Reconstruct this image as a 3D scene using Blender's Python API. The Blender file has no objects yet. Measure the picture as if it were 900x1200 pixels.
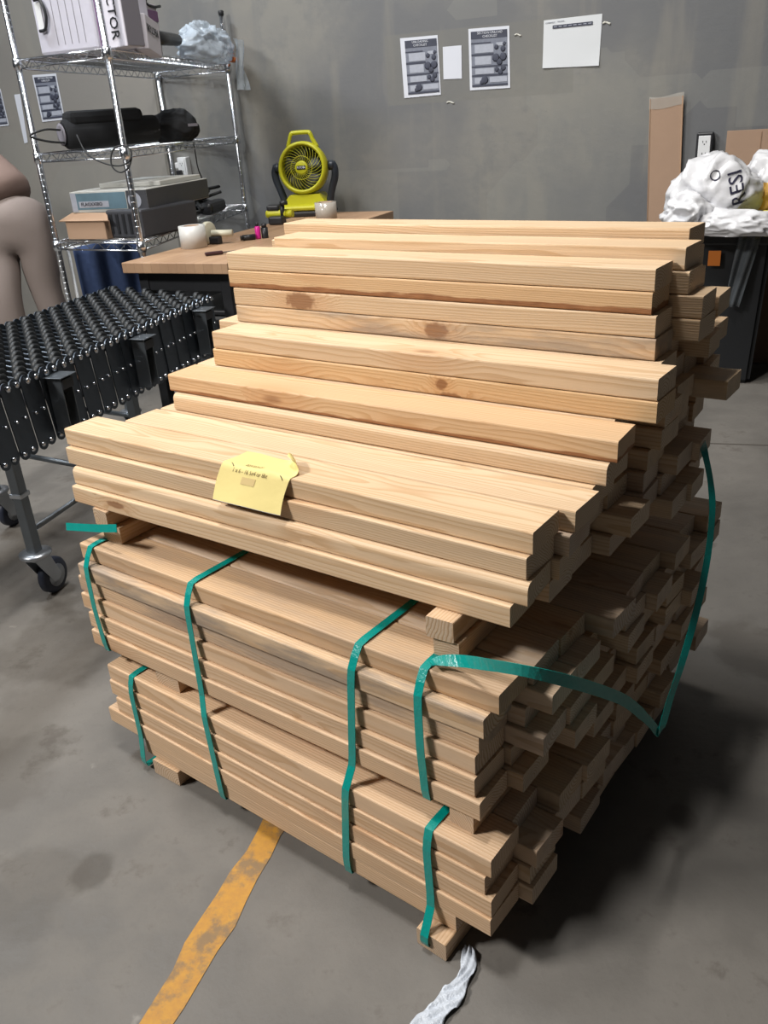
import bpy, bmesh, math, random
import numpy as np
from mathutils import Vector, Matrix
random.seed(11)
S=bpy.context.scene
COL=S.collection
PI=math.pi
# ------------------------------------------------------------ camera
F_PX=1000.0; PITCH=math.radians(25.0); ROLL=math.radians(-4.0); CAMH=1.35
_r=Vector((1,0,0)); _f=Vector((0,math.cos(PITCH),-math.sin(PITCH))); _d=_f.cross(_r)
_c,_s=math.cos(ROLL),math.sin(ROLL)
RIGHT=_r*_c-_d*_s; DOWN=_r*_s+_d*_c; FWD=_f
CAM=Vector((0,0,CAMH))
cam=bpy.data.cameras.new('camera'); co=bpy.data.objects.new('camera',cam); COL.objects.link(co)
cam.sensor_fit='VERTICAL'; cam.sensor_height=36; cam.sensor_width=27; cam.lens=F_PX/1200*36; cam.clip_start=.02
co.matrix_world=Matrix(((RIGHT.x,-DOWN.x,-FWD.x,0),(RIGHT.y,-DOWN.y,-FWD.y,0),(RIGHT.z,-DOWN.z,-FWD.z,CAMH),(0,0,0,1)))
S.camera=co
def ray(x,y): return RIGHT*((x-450)/F_PX)+DOWN*((y-600)/F_PX)+FWD
def atz(x,y,z):
    d=ray(x,y); return CAM+d*((z-CAMH)/d.z)
def aty(x,y,Y):
    d=ray(x,y); return CAM+d*(Y/d.y)
def onpl(x,y,P,n):
    d=ray(x,y); return CAM+d*((P-CAM).dot(n)/d.dot(n))
# ------------------------------------------------------------ frames
u=.04                                             # one board thickness with its gap
A39=math.radians(39)
SU=Vector((math.cos(A39),-math.sin(A39),0)); SN=Vector((math.sin(A39),math.cos(A39),0))
P0=atz(575,1100,2*u); P0.z=0
def SP(s,v,z): return P0+SU*s+SN*v+Vector((0,0,z))
AW=math.radians(25)
WU=Vector((math.cos(AW),-math.sin(AW),0)); WN=Vector((math.sin(AW),math.cos(AW),0))   # along wall to the right / into wall
d_=ray(493,80); W0=CAM+d_*(5.3/d_.y); W0.z=0
def WP(w,n,z): return W0+WU*w-WN*n+Vector((0,0,z))
def onwall(x,y,off=0): return onpl(x,y,W0-WN*off,WN)
def wc(P): q=P-W0; return q.dot(WU),-q.dot(WN),P.z
# ------------------------------------------------------------ materials
MATS={}
def mat(name,col=(.5,.5,.5),rough=.5,metal=0,noise=0,nscale=8,bump=0,bscale=60,trans=0,alpha=1,ior=1.45,spec=.5,emit=None,es=0,coat=0,subs=0):
    if name in MATS: return MATS[name]
    m=bpy.data.materials.new(name); m.use_nodes=True; nt=m.node_tree; b=nt.nodes['Principled BSDF']
    b.inputs['Base Color'].default_value=(*col,1); b.inputs['Roughness'].default_value=rough; b.inputs['Metallic'].default_value=metal
    b.inputs['Specular IOR Level'].default_value=spec; b.inputs['IOR'].default_value=ior
    b.inputs['Transmission Weight'].default_value=trans; b.inputs['Alpha'].default_value=alpha
    b.inputs['Coat Weight'].default_value=coat
    if emit: b.inputs['Emission Color'].default_value=(*emit,1); b.inputs['Emission Strength'].default_value=es
    tc=nt.nodes.new('ShaderNodeTexCoord')
    if noise or True:
        n=nt.nodes.new('ShaderNodeTexNoise'); n.inputs['Scale'].default_value=nscale; n.inputs['Detail'].default_value=6
        nt.links.new(tc.outputs['Object'],n.inputs['Vector'])
        mx=nt.nodes.new('ShaderNodeMix'); mx.data_type='RGBA'
        k=max(noise,.04)
        mx.inputs[6].default_value=(*[max(0,c*(1-k)) for c in col],1); mx.inputs[7].default_value=(*[min(1,c*(1+k)) for c in col],1)
        nt.links.new(n.outputs['Fac'],mx.inputs[0]); nt.links.new(mx.outputs[2],b.inputs['Base Color'])
    if bump:
        n2=nt.nodes.new('ShaderNodeTexNoise'); n2.inputs['Scale'].default_value=bscale; n2.inputs['Detail'].default_value=5
        nt.links.new(tc.outputs['Object'],n2.inputs['Vector'])
        bp=nt.nodes.new('ShaderNodeBump'); bp.inputs['Strength'].default_value=bump; bp.inputs['Distance'].default_value=.01
        nt.links.new(n2.outputs['Fac'],bp.inputs['Height']); nt.links.new(bp.outputs[0],b.inputs['Normal'])
    MATS[name]=m; return m
class NG:
    def __init__(s,nt): s.nt=nt
    def n(s,t,**kw):
        o=s.nt.nodes.new(t)
        for k,v in kw.items(): setattr(o,k,v)
        return o
    def l(s,a,b): s.nt.links.new(a,b)
    def m(s,op,a,b=None,c=None,clamp=False):
        o=s.nt.nodes.new('ShaderNodeMath'); o.operation=op; o.use_clamp=clamp
        for i,x in enumerate((a,b,c)):
            if x is None: continue
            if isinstance(x,(int,float)): o.inputs[i].default_value=x
            else: s.l(x,o.inputs[i])
        return o.outputs[0]
    def mapr(s,v,a,b,c=0,d=1,smooth=True):
        o=s.nt.nodes.new('ShaderNodeMapRange'); o.interpolation_type='SMOOTHSTEP' if smooth else 'LINEAR'
        s.l(v,o.inputs['Value']); o.inputs['From Min'].default_value=a; o.inputs['From Max'].default_value=b
        o.inputs['To Min'].default_value=c; o.inputs['To Max'].default_value=d; return o.outputs[0]
    def mix(s,f,a,b,mode='MIX'):
        o=s.nt.nodes.new('ShaderNodeMix'); o.data_type='RGBA'; o.blend_type=mode
        for i,x in ((0,f),(6,a),(7,b)):
            if isinstance(x,(int,float)): o.inputs[i].default_value=x
            elif isinstance(x,tuple): o.inputs[i].default_value=(*x,1)
            else: s.l(x,o.inputs[i])
        return o.outputs[2]
    def noise(s,vec,scale,detail=4,sc=None,rough=.5,w=None):
        if sc is not None:
            mp=s.nt.nodes.new('ShaderNodeMapping'); mp.inputs['Scale'].default_value=sc; s.l(vec,mp.inputs['Vector']); vec=mp.outputs[0]
        o=s.nt.nodes.new('ShaderNodeTexNoise'); o.inputs['Scale'].default_value=scale; o.inputs['Detail'].default_value=detail
        o.inputs['Roughness'].default_value=rough; s.l(vec,o.inputs['Vector']); return o.outputs['Fac']
def wood(name,knots=(),bark=None):
    m=bpy.data.materials.new(name); m.use_nodes=True; g=NG(m.node_tree); b=m.node_tree.nodes['Principled BSDF']
    tc=g.n('ShaderNodeTexCoord'); oi=g.n('ShaderNodeObjectInfo'); V=tc.outputs['Object']
    R1=oi.outputs['Random']
    r2=g.m('FRACT',g.m('MULTIPLY',R1,17.31)); r3=g.m('FRACT',g.m('MULTIPLY',R1,91.7))
    off=g.n('ShaderNodeCombineXYZ'); g.l(g.m('MULTIPLY',R1,53.),off.inputs[0]); g.l(g.m('MULTIPLY',r2,31.),off.inputs[1]); g.l(g.m('MULTIPLY',r3,47.),off.inputs[2])
    va=g.n('ShaderNodeVectorMath',operation='ADD'); g.l(V,va.inputs[0]); g.l(off.outputs[0],va.inputs[1]); VV=va.outputs[0]
    sx=g.n('ShaderNodeSeparateXYZ'); g.l(V,sx.inputs[0])
    # random knots
    mp=g.n('ShaderNodeMapping'); mp.inputs['Scale'].default_value=(3.2,9,9); g.l(VV,mp.inputs['Vector'])
    vo=g.n('ShaderNodeTexVoronoi'); vo.inputs['Scale'].default_value=1; g.l(mp.outputs[0],vo.inputs['Vector'])
    sc=g.n('ShaderNodeSeparateColor'); g.l(vo.outputs['Color'],sc.inputs[0])
    on=g.m('GREATER_THAN',sc.outputs[0],.72)
    kd=vo.outputs['Distance']
    kn=g.m('MULTIPLY',g.mapr(kd,.05,.13,1,0),on); kw=g.m('MULTIPLY',g.mapr(kd,.1,.5,1,0),on)
    for (kx,ky,kz,rx,rr) in knots:
        s2=g.n('ShaderNodeVectorMath',operation='SUBTRACT'); g.l(V,s2.inputs[0]); s2.inputs[1].default_value=(kx,ky,kz)
        m2=g.n('ShaderNodeVectorMath',operation='DIVIDE'); g.l(s2.outputs[0],m2.inputs[0]); m2.inputs[1].default_value=(rx,rr*3,rr)
        ln=g.n('ShaderNodeVectorMath',operation='LENGTH'); g.l(m2.outputs[0],ln.inputs[0])
        dd=g.m('ADD',ln.outputs['Value'],g.m('MULTIPLY',g.m('SUBTRACT',g.noise(V,120),.5),.7))
        kn=g.m('MAXIMUM',kn,g.mapr(dd,.7,1.15,1.35,0)); kw=g.m('MAXIMUM',kw,g.mapr(dd,.8,3.,1,0))
    nz=g.noise(VV,1,3,(1.6,14,14))
    wig=g.m('MULTIPLY',g.m('SUBTRACT',nz,.5),.03)
    cy=g.m('MULTIPLY',g.m('SUBTRACT',r2,.5),.16); cz=g.m('ADD',g.m('MULTIPLY',r3,-.12),.03)
    dy=g.m('SUBTRACT',sx.outputs[1],cy); dz=g.m('SUBTRACT',sx.outputs[2],cz)
    dx=g.m('MULTIPLY',sx.outputs[0],g.m('MULTIPLY',g.m('SUBTRACT',R1,.5),.03))
    d=g.m('SQRT',g.m('ADD',g.m('MULTIPLY',dy,dy),g.m('MULTIPLY',dz,dz)))
    d=g.m('ADD',g.m('ADD',g.m('ADD',d,wig),dx),g.m('MULTIPLY',kw,.012))
    fr=g.m('FRACT',g.m('MULTIPLY',d,g.m('ADD',130.,g.m('MULTIPLY',r3,120.))))
    ring=g.m('MULTIPLY',g.mapr(fr,.35,.92),g.mapr(fr,.93,1.,1,0))
    fib=g.noise(VV,1,5,(5,420,420),.6)
    big=g.noise(VV,1,3,(1.2,9,9))
    early=g.mix(big,(.67,.495,.335),(.74,.58,.42)); late=g.mix(big,(.46,.28,.145),(.54,.36,.20))
    geo=g.n('ShaderNodeNewGeometry'); tr=g.n('ShaderNodeVectorTransform',vector_type='NORMAL',convert_from='WORLD',convert_to='OBJECT'); g.l(geo.outputs['True Normal'],tr.inputs[0])
    sn=g.n('ShaderNodeSeparateXYZ'); g.l(tr.outputs[0],sn.inputs[0]); end=g.mapr(g.m('ABSOLUTE',sn.outputs[0]),.6,.8)
    early=g.mix(g.m('MULTIPLY',end,.6),early,(.62,.55,.47)); late=g.mix(g.m('MULTIPLY',end,.5),late,(.36,.26,.18))
    c=g.mix(g.m('MULTIPLY',ring,g.m('ADD',.62,g.m('MULTIPLY',end,.3))),early,late)
    c=g.mix(g.m('MULTIPLY',g.m('SUBTRACT',fib,.3),.75),c,(.46,.30,.165))
    c=g.mix(g.m('MULTIPLY',kw,.35),c,(.50,.26,.12))
    c=g.mix(g.m('MULTIPLY',kn,.6,None,True),c,(.24,.11,.05))
    c=g.mix(1.,c,oi.outputs['Color'],'MULTIPLY')
    # grey weathering and yard dirt, amount carried per board
    st=g.mapr(g.noise(VV,1,6,(3,16,16),.65),.40,.62)
    dirt=g.m('MULTIPLY',st,oi.outputs['Alpha'])
    c=g.mix(dirt,c,(.25,.21,.18))
    if bark:
        z0,hh=bark
        e=g.m('ADD',sx.outputs[2],g.m('MULTIPLY',g.m('SUBTRACT',g.noise(V,1,5,(9,60,60)),.5),.018))
        bk=g.mapr(e,z0,z0+.003,1,0); bc=g.mix(g.noise(V,1,4,(30,160,160)),(.16,.06,.025),(.48,.23,.10)); c=g.mix(bk,c,bc)
    g.l(c,b.inputs['Base Color']); b.inputs['Roughness'].default_value=.62; b.inputs['Specular IOR Level'].default_value=.3
    bp=g.n('ShaderNodeBump'); bp.inputs['Strength'].default_value=.25; bp.inputs['Distance'].default_value=.002
    g.l(g.m('ADD',fib,g.m('MULTIPLY',ring,.5)),bp.inputs['Height']); g.l(bp.outputs[0],b.inputs['Normal'])
    return m
def concrete_wall():
    m=bpy.data.materials.new('painted_concrete_wall'); m.use_nodes=True; g=NG(m.node_tree); b=m.node_tree.nodes['Principled BSDF']
    tc=g.n('ShaderNodeTexCoord'); V=tc.outputs['Object']; sx=g.n('ShaderNodeSeparateXYZ'); g.l(V,sx.inputs[0])
    n1=g.noise(V,.9,5); n2=g.noise(V,3.5,8,None,.65); n3=g.noise(V,22,8,None,.7); n4=g.noise(V,1,5,(5,1,.8))
    c=g.mix(g.mapr(n1,.40,.60),(.128,.131,.136),(.205,.198,.178))
    c=g.mix(g.m('MULTIPLY',g.mapr(n2,.45,.6),.45),c,(.125,.13,.135))
    c=g.mix(g.m('MULTIPLY',g.mapr(n4,.52,.66),.4),c,(.24,.225,.19))
    # warmer, paler older panel on the left of the tilt-up joint
    jt=g.mapr(sx.outputs[0],JOINT-.01,JOINT+.01,1,0)
    c=g.mix(g.m('MULTIPLY',jt,.6),c,(.27,.25,.22))
    # roller-painted patches
    ck=g.n('ShaderNodeTexVoronoi'); ck.distance='CHEBYCHEV'; ck.inputs['Scale'].default_value=1.6; g.l(V,ck.inputs['Vector'])
    sc=g.n('ShaderNodeSeparateColor'); g.l(ck.outputs['Color'],sc.inputs[0])
    c=g.mix(g.m('MULTIPLY',g.mapr(sc.outputs[0],.55,.6),.22),c,(.25,.25,.225))
    c=g.mix(g.m('MULTIPLY',g.mapr(n3,.62,.75),.5),c,(.10,.10,.10))
    # long paint band behind the sheets
    band=g.m('MULTIPLY',g.mapr(g.m('ABSOLUTE',g.m('SUBTRACT',sx.outputs[2],1.56)),.17,.18,1,0),g.mapr(g.m('ABSOLUTE',g.m('SUBTRACT',sx.outputs[0],.32)),.52,.53,1,0))
    c=g.mix(g.m('MULTIPLY',band,.5),c,(.165,.162,.145))
    g.l(c,b.inputs['Base Color']); b.inputs['Roughness'].default_value=.6
    bp=g.n('ShaderNodeBump'); bp.inputs['Strength'].default_value=.3; bp.inputs['Distance'].default_value=.01
    g.l(g.m('ADD',n2,g.m('MULTIPLY',n3,.4)),bp.inputs['Height']); g.l(bp.outputs[0],b.inputs['Normal']); return m
def concrete_floor():
    m=bpy.data.materials.new('worn_concrete_floor'); m.use_nodes=True; g=NG(m.node_tree); b=m.node_tree.nodes['Principled BSDF']
    tc=g.n('ShaderNodeTexCoord'); V=tc.outputs['Object']
    n1=g.noise(V,1.3,6); n2=g.noise(V,5,8,None,.65); n3=g.noise(V,40,8,None,.7); n5=g.noise(V,9,5)
    c=g.mix(g.mapr(n1,.35,.65),(.125,.116,.104),(.165,.152,.136))
    c=g.mix(g.m('MULTIPLY',g.mapr(n2,.42,.62),.5),c,(.19,.175,.155))
    c=g.mix(g.m('MULTIPLY',g.mapr(n2,.56,.70),.65),c,(.085,.072,.06))
    c=g.mix(g.m('MULTIPLY',g.mapr(n3,.5,.75),.35),c,(.10,.09,.08))
    c=g.mix(g.m('MULTIPLY',g.mapr(n5,.70,.76),.6),c,(.30,.28,.25))
    # oil stains with a shape of their own
    for (X,Y,r,k) in STAINS:
        s2=g.n('ShaderNodeVectorMath',operation='SUBTRACT'); g.l(V,s2.inputs[0]); s2.inputs[1].default_value=(X,Y,0)
        m2=g.n('ShaderNodeVectorMath',operation='MULTIPLY'); g.l(s2.outputs[0],m2.inputs[0]); m2.inputs[1].default_value=(1/r,.75/r,0)
        ln=g.n('ShaderNodeVectorMath',operation='LENGTH'); g.l(m2.outputs[0],ln.inputs[0])
        dd=g.m('ADD',ln.outputs['Value'],g.m('MULTIPLY',g.m('SUBTRACT',n5,.5),1.6))
        c=g.mix(g.m('MULTIPLY',g.mapr(dd,.6,1.1,1,0),k),c,(.055,.045,.035))
    g.l(c,b.inputs['Base Color']); 
    g.l(g.mapr(n2,.3,.7,.42,.62),b.inputs['Roughness']); b.inputs['Specular IOR Level'].default_value=.35
    bp=g.n('ShaderNodeBump'); bp.inputs['Strength'].default_value=.25; bp.inputs['Distance'].default_value=.006
    g.l(g.m('ADD',n2,g.m('MULTIPLY',n3,.4)),bp.inputs['Height']); g.l(bp.outputs[0],b.inputs['Normal']); return m
# ------------------------------------------------------------ mesh helpers
def orient(U,V,W,o): return Matrix(((U.x,V.x,W.x,o.x),(U.y,V.y,W.y,o.y),(U.z,V.z,W.z,o.z),(0,0,0,1)))
class MB:
    def __init__(s): s.bm=bmesh.new()
    def box(s,c,size,M=None,bev=0,seg=1,mi=0):
        g=bmesh.ops.create_cube(s.bm,size=1)
        vs=g['verts']; bmesh.ops.scale(s.bm,vec=Vector(size),verts=vs)
        fs=list({f for v in vs for f in v.link_faces})
        if bev>0:
            es=list({e for v in vs for e in v.link_edges})
            r=bmesh.ops.bevel(s.bm,geom=es,offset=min(bev,min(size)*.45),segments=seg,affect='EDGES',profile=.5)
            vs=list({v for f in r['faces'] for v in f.verts}|{v for v in vs if v.is_valid}); fs=list({f for v in vs for f in v.link_faces})
        for f in fs: f.material_index=mi
        T=Matrix.Translation(Vector(c))
        bmesh.ops.transform(s.bm,matrix=(M@T if M is not None else T),verts=vs); return s
    def tube(s,pts,r,n=8,close=False,cap=True,mi=0,flat=1.0):
        pts=[Vector(p) for p in pts]; N=len(pts); rs=r if isinstance(r,(list,tuple)) else [r]*N
        rings=[]; prev=None
        for i,p in enumerate(pts):
            if close: t=(pts[(i+1)%N]-pts[i-1])
            else: t=pts[min(i+1,N-1)]-pts[max(i-1,0)]
            if t.length<1e-9: t=Vector((0,0,1))
            t.normalize()
            if prev is None: a=t.orthogonal().normalized()
            else:
                a=prev-t*prev.dot(t)
                a=a.normalized() if a.length>1e-6 else t.orthogonal().normalized()
            prev=a; bb=t.cross(a)
            rings.append([s.bm.verts.new(p+(a*math.cos(2*PI*k/n)+bb*math.sin(2*PI*k/n)*flat)*rs[i]) for k in range(n)])
        M=N if close else N-1
        for i in range(M):
            A=rings[i];B=rings[(i+1)%N]
            for k in range(n):
                f=s.bm.faces.new((A[k],A[(k+1)%n],B[(k+1)%n],B[k])); f.smooth=True; f.material_index=mi
        if cap and not close:
            for rg,fl in ((rings[0],True),(rings[-1],False)):
                f=s.bm.faces.new(rg[::-1] if fl else rg); f.material_index=mi
        return s
    def lathe(s,prof,M=None,n=24,mi=0,smooth=True):
        rings=[]
        for (r,z) in prof:
            rings.append([s.bm.verts.new((M@Vector((r*math.cos(2*PI*k/n),r*math.sin(2*PI*k/n),z))) if M is not None else (r*math.cos(2*PI*k/n),r*math.sin(2*PI*k/n),z)) for k in range(n)])
        for A,B in zip(rings,rings[1:]):
            for k in range(n):
                f=s.bm.faces.new((A[k],A[(k+1)%n],B[(k+1)%n],B[k])); f.smooth=smooth; f.material_index=mi
        if prof[0]==prof[-1]: return s
        if prof[0][0]>0: f=s.bm.faces.new(rings[0][::-1]); f.material_index=mi
        if prof[-1][0]>0: f=s.bm.faces.new(rings[-1]); f.material_index=mi
        return s
    def prism(s,poly,z0,z1,M=None,mi=0):
        a=[s.bm.verts.new(M@Vector((x,y,z0)) if M is not None else (x,y,z0)) for x,y in poly]; b=[s.bm.verts.new(M@Vector((x,y,z1)) if M is not None else (x,y,z1)) for x,y in poly]
        s.bm.faces.new(a[::-1]).material_index=mi; s.bm.faces.new(b).material_index=mi
        n=len(poly)
        for i in range(n): s.bm.faces.new((a[i],a[(i+1)%n],b[(i+1)%n],b[i])).material_index=mi
        return s
    def grid(s,P,nu,nv,mi=0,smooth=True):
        vs=[[s.bm.verts.new(P(i/nu,j/nv)) for j in range(nv+1)] for i in range(nu+1)]
        for i in range(nu):
            for j in range(nv):
                f=s.bm.faces.new((vs[i][j],vs[i+1][j],vs[i+1][j+1],vs[i][j+1])); f.smooth=smooth; f.material_index=mi
        return s
def obj(name,mb,m,parent=None,origin=None,rotz=0,solid=0,sub=0):
    """links one mesh object. Geometry is in world coordinates unless a parent is given with its own frame."""
    me=bpy.data.meshes.new(name)
    if isinstance(mb,MB):
        bmesh.ops.remove_doubles(mb.bm,verts=mb.bm.verts,dist=1e-6) if False else None
        bmesh.ops.recalc_face_normals(mb.bm,faces=mb.bm.faces)
        if origin is not None:
            M=Matrix.Rotation(-rotz,4,'Z')@Matrix.Translation(-origin); bmesh.ops.transform(mb.bm,matrix=M,verts=mb.bm.verts)
        mb.bm.to_mesh(me); mb.bm.free()
    else: me=mb
    for x in (m if isinstance(m,(list,tuple)) else [m]): me.materials.append(x)
    o=bpy.data.objects.new(name,me); COL.objects.link(o)
    if parent is not None:
        o.parent=parent
    if origin is not None:
        if parent is None: o.location=origin; o.rotation_euler=(0,0,rotz)
    if solid:
        md=o.modifiers.new('thickness','SOLIDIFY'); md.thickness=solid; md.offset=0
    if sub:
        md=o.modifiers.new('smooth','SUBSURF'); md.levels=sub; md.render_levels=sub
    return o
def tag(o,label,cat,group=None,kind=None):
    o['label']=label; o['category']=cat
    if group: o['group']=group
    if kind: o['kind']=kind
    return o
def thing(name,label,cat,loc=(0,0,0),rotz=0,group=None):
    o=bpy.data.objects.new(name,None); COL.objects.link(o); o.location=loc; o.rotation_euler=(0,0,rotz); o.empty_display_size=.05
    return tag(o,label,cat,group)
class TH:
    """thing whose parts are modelled in its local frame"""
    def __init__(s,name,label,cat,loc,rotz=0,group=None): s.o=thing(name,label,cat,loc,rotz,group)
    def part(s,name,mb,m,parent=None,**k): return obj(name,mb,m,parent or s.o,**k)
def copy_tree(o,parent=None):
    c=o.copy(); COL.objects.link(c)
    if parent is not None: c.parent=parent
    for ch in list(o.children): copy_tree(ch,c)
    return c
def textmesh(txt,size,depth=.0006,align='CENTER',sx=1.0):
    cu=bpy.data.curves.new('lettering','FONT'); cu.body=txt; cu.size=size; cu.extrude=depth; cu.align_x=align; cu.align_y='CENTER'; cu.resolution_u=2
    cu.offset=size*.004
    t=bpy.data.objects.new('lettering_tmp',cu); COL.objects.link(t)
    dg=bpy.context.evaluated_depsgraph_get(); dg.update()
    me=bpy.data.meshes.new_from_object(t.evaluated_get(dg)); bpy.data.objects.remove(t); bpy.data.curves.remove(cu)
    me.materials.clear()
    if sx!=1: me.transform(Matrix.Diagonal((sx,1,1,1)))
    return me
def text_on(name,txt,size,m,M,parent=None,sx=1.0,label=None):
    me=textmesh(txt,size,sx=sx); me.transform(M); o=obj(name,me,m,parent)
    if label: o['label']=label
    return o
def smoothpath(pts,n=8):
    """Catmull-Rom"""
    P=[Vector(p) for p in pts]; out=[]
    Q=[P[0]*2-P[1]]+P+[P[-1]*2-P[-2]]
    for i in range(1,len(Q)-2):
        a,b,c,d=Q[i-1:i+3]
        for k in range(n):
            t=k/n; out.append(.5*((2*b)+(c-a)*t+(2*a-5*b+4*c-d)*t*t+(3*b-a-3*c+d)*t**3))
    out.append(P[-1]); return out
def ribbon(pts,wdirs,w,th=.0012,close=False):
    mb=MB(); bm=mb.bm; N=len(pts); R=[]
    for i,p in enumerate(pts):
        a=pts[(i-1)%N] if close else pts[max(i-1,0)]; b=pts[(i+1)%N] if close else pts[min(i+1,N-1)]
        t=(b-a).normalized(); wd=wdirs[i] if isinstance(wdirs,list) else wdirs
        wd=(wd-t*wd.dot(t)).normalized(); nn=t.cross(wd)
        ww=w[i] if isinstance(w,list) else w
        R.append([bm.verts.new(p+wd*x*ww/2+nn*y*th) for x,y in ((-1,0),(1,0),(1,1),(-1,1))])
    M=N if close else N-1
    for i in range(M):
        A=R[i];B=R[(i+1)%N]
        for k in range(4): bm.faces.new((A[k],A[(k+1)%4],B[(k+1)%4],B[k]))
    if not close: bm.faces.new(R[0][::-1]); bm.faces.new(R[-1])
    return mb
# ------------------------------------------------------------ room
JOINT=wc(onwall(200,213))[0]
STAINS=[]
for (x,y,r,k) in ((112,1020,.045,.55),(20,900,.12,.35),(60,760,.18,.4),(40,1040,.1,.3),(800,955,.03,.4),(200,760,.05,.3),(880,760,.12,.45),(30,660,.3,.4)):
    p=atz(x,y,0); STAINS.append((p.x,p.y,r,k))
fl=MB(); fl.box((1,1.5,-.05),(12,13,.1)); f=obj('floor',fl,concrete_floor()); f['kind']='structure'
wl=MB(); wl.box((0,.1,1.7),(11,.2,3.4)); w_=obj('wall_back',wl,concrete_wall()); w_.location=W0; w_.rotation_euler=(0,0,-AW); w_['kind']='structure'
# panel joint in the wall (recess strip) and a floor control joint
cn=mat('joint_sealant',(.16,.15,.13),.8,bump=.3)
jm=MB(); jm.box((JOINT,-.004,1.7),(.022,.012,3.4),bev=.003); j=obj('trim_1',jm,cn); j.location=W0; j.rotation_euler=(0,0,-AW); j['kind']='structure'
a=atz(780,518,0); b=atz(900,522,0); dv=(b-a).normalized()
def flstrip(a,b,w,z=.0006):
    dv=(b-a).normalized(); M=orient(dv,Vector((-dv.y,dv.x,0)),Vector((0,0,1)),(a+b)/2); m=MB(); m.box((0,0,z/2),((b-a).length,w,z),M); return m
j=obj('trim_2',flstrip(a-dv*1.2,b+dv*2.5,.012),mat('floor_joint',(.07,.06,.05),.9)); j['kind']='structure'
# yellow line
a=atz(317,975,0); b=atz(184,1200,0); dv=(b-a).normalized()
def ymat():
    m=bpy.data.materials.new('worn_yellow_paint'); m.use_nodes=True; g=NG(m.node_tree); b=m.node_tree.nodes['Principled BSDF']
    tc=g.n('ShaderNodeTexCoord'); V=tc.outputs['Object']
    n=g.noise(V,14,8,None,.7); n2=g.noise(V,60,6,None,.7)
    c=g.mix(g.mapr(n2,.3,.7),(.50,.25,.03),(.42,.20,.035)); c=g.mix(g.m('MULTIPLY',g.mapr(n,.46,.62),.8),c,(.17,.12,.07))
    g.l(c,b.inputs['Base Color']); b.inputs['Roughness'].default_value=.6; return m
mb=MB(); n=40; L=(b+dv*.8-(a-dv*1.0)).length; st=a-dv*1.0; sd=Vector((-dv.y,dv.x,0))
def lp(i,k):
    p=st+dv*L*i; w=.031+.004*math.sin(i*37)+.003*math.sin(i*91+k*2); return p+sd*(w if k else -w)+Vector((0,0,.0012))
mb.grid(lp,n,1); y=obj('floor_marking_line',mb,ymat()); tag(y,'worn yellow painted line on the concrete, running out from under the lumber stack','floor marking')
# ------------------------------------------------------------ lumber
WOOD=wood('pine_wood')
KN1=wood('pine_wood_with_round_knot',[(.095,-.05,.004,.014,.012),(.115,-.05,-.02,.03,.009)])
KN2=wood('pine_wood_with_pink_knot',[(-.30,-.05,0,.045,.02)])
KN3=wood('pine_wood_with_split_knot',[(.05,-.05,.0,.03,.018)])
KN4=wood('pine_wood_with_low_knot',[(-.40,-.05,.002,.03,.008)])
BK1=wood('pine_wood_with_bark_edge',bark=(-.010,.01))
BK2=wood('pine_wood_with_bark_underside',bark=(-.014,.01))
TH_=.0388; BWD=.094
def board_mesh(L,w=BWD,t=TH_,r=.003,wane=0,seed=0,n=14):
    rnd=random.Random(seed)
    prof=[]
    for (cx,cy,a0) in ((w/2,t/2,0),(-w/2,t/2,90),(-w/2,-t/2,180),(w/2,-t/2,270)):
        rr=r
        if wane and (cx,cy)==(-w/2,t/2): rr=wane
        ns=2 if rr<.006 else 5
        for k in range(ns+1):
            a=math.radians(a0+90*k/ns); sx=math.copysign(1,cx); sy=math.copysign(1,cy)
            prof.append((cx-sx*rr+rr*math.cos(a),cy-sy*rr+rr*math.sin(a)))
    m=len(prof); cr=rnd.uniform(-.0012,.0012); tw=rnd.uniform(-.008,.008); vs=[];fs=[]
    cut=rnd.uniform(-.004,.004)
    for i in range(n+1):
        x=-L/2+L*i/n; q=4*(x/L)**2-1
        for (y,z) in prof:
            a=tw*x; y2=y*math.cos(a)-z*math.sin(a); z2=z
            xx=x+(cut*y/w if i in(0,n) else 0)
            vs.append((xx,y2+cr*q,z2))
    for i in range(n):
        for k in range(m): fs.append((i*m+k,i*m+(k+1)%m,(i+1)*m+(k+1)%m,(i+1)*m+k))
    fs.append(tuple(range(m))[::-1]); fs.append(tuple(n*m+k for k in range(m)))
    me=bpy.data.meshes.new('pine_board'); me.from_pydata(vs,[],fs); me.update()
    bm=bmesh.new(); bm.from_mesh(me); bmesh.ops.recalc_face_normals(bm,faces=bm.faces); bm.to_mesh(me); bm.free()
    return me
ORD=['','first','second','third','fourth','fifth','sixth','seventh','eighth','ninth','tenth','eleventh','twelfth','thirteenth','fourteenth']
def plane_s(px,py,v,yaw):
    """point where the sight line meets the upright plane of a board face"""
    Y=math.radians(yaw); n=Vector((math.sin(Y),math.cos(Y),0)); P=SP(0,v,0); q=onpl(px,py,P,n); D=Vector((math.cos(Y),-math.sin(Y),0)); return (q-P).dot(D)
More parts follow.
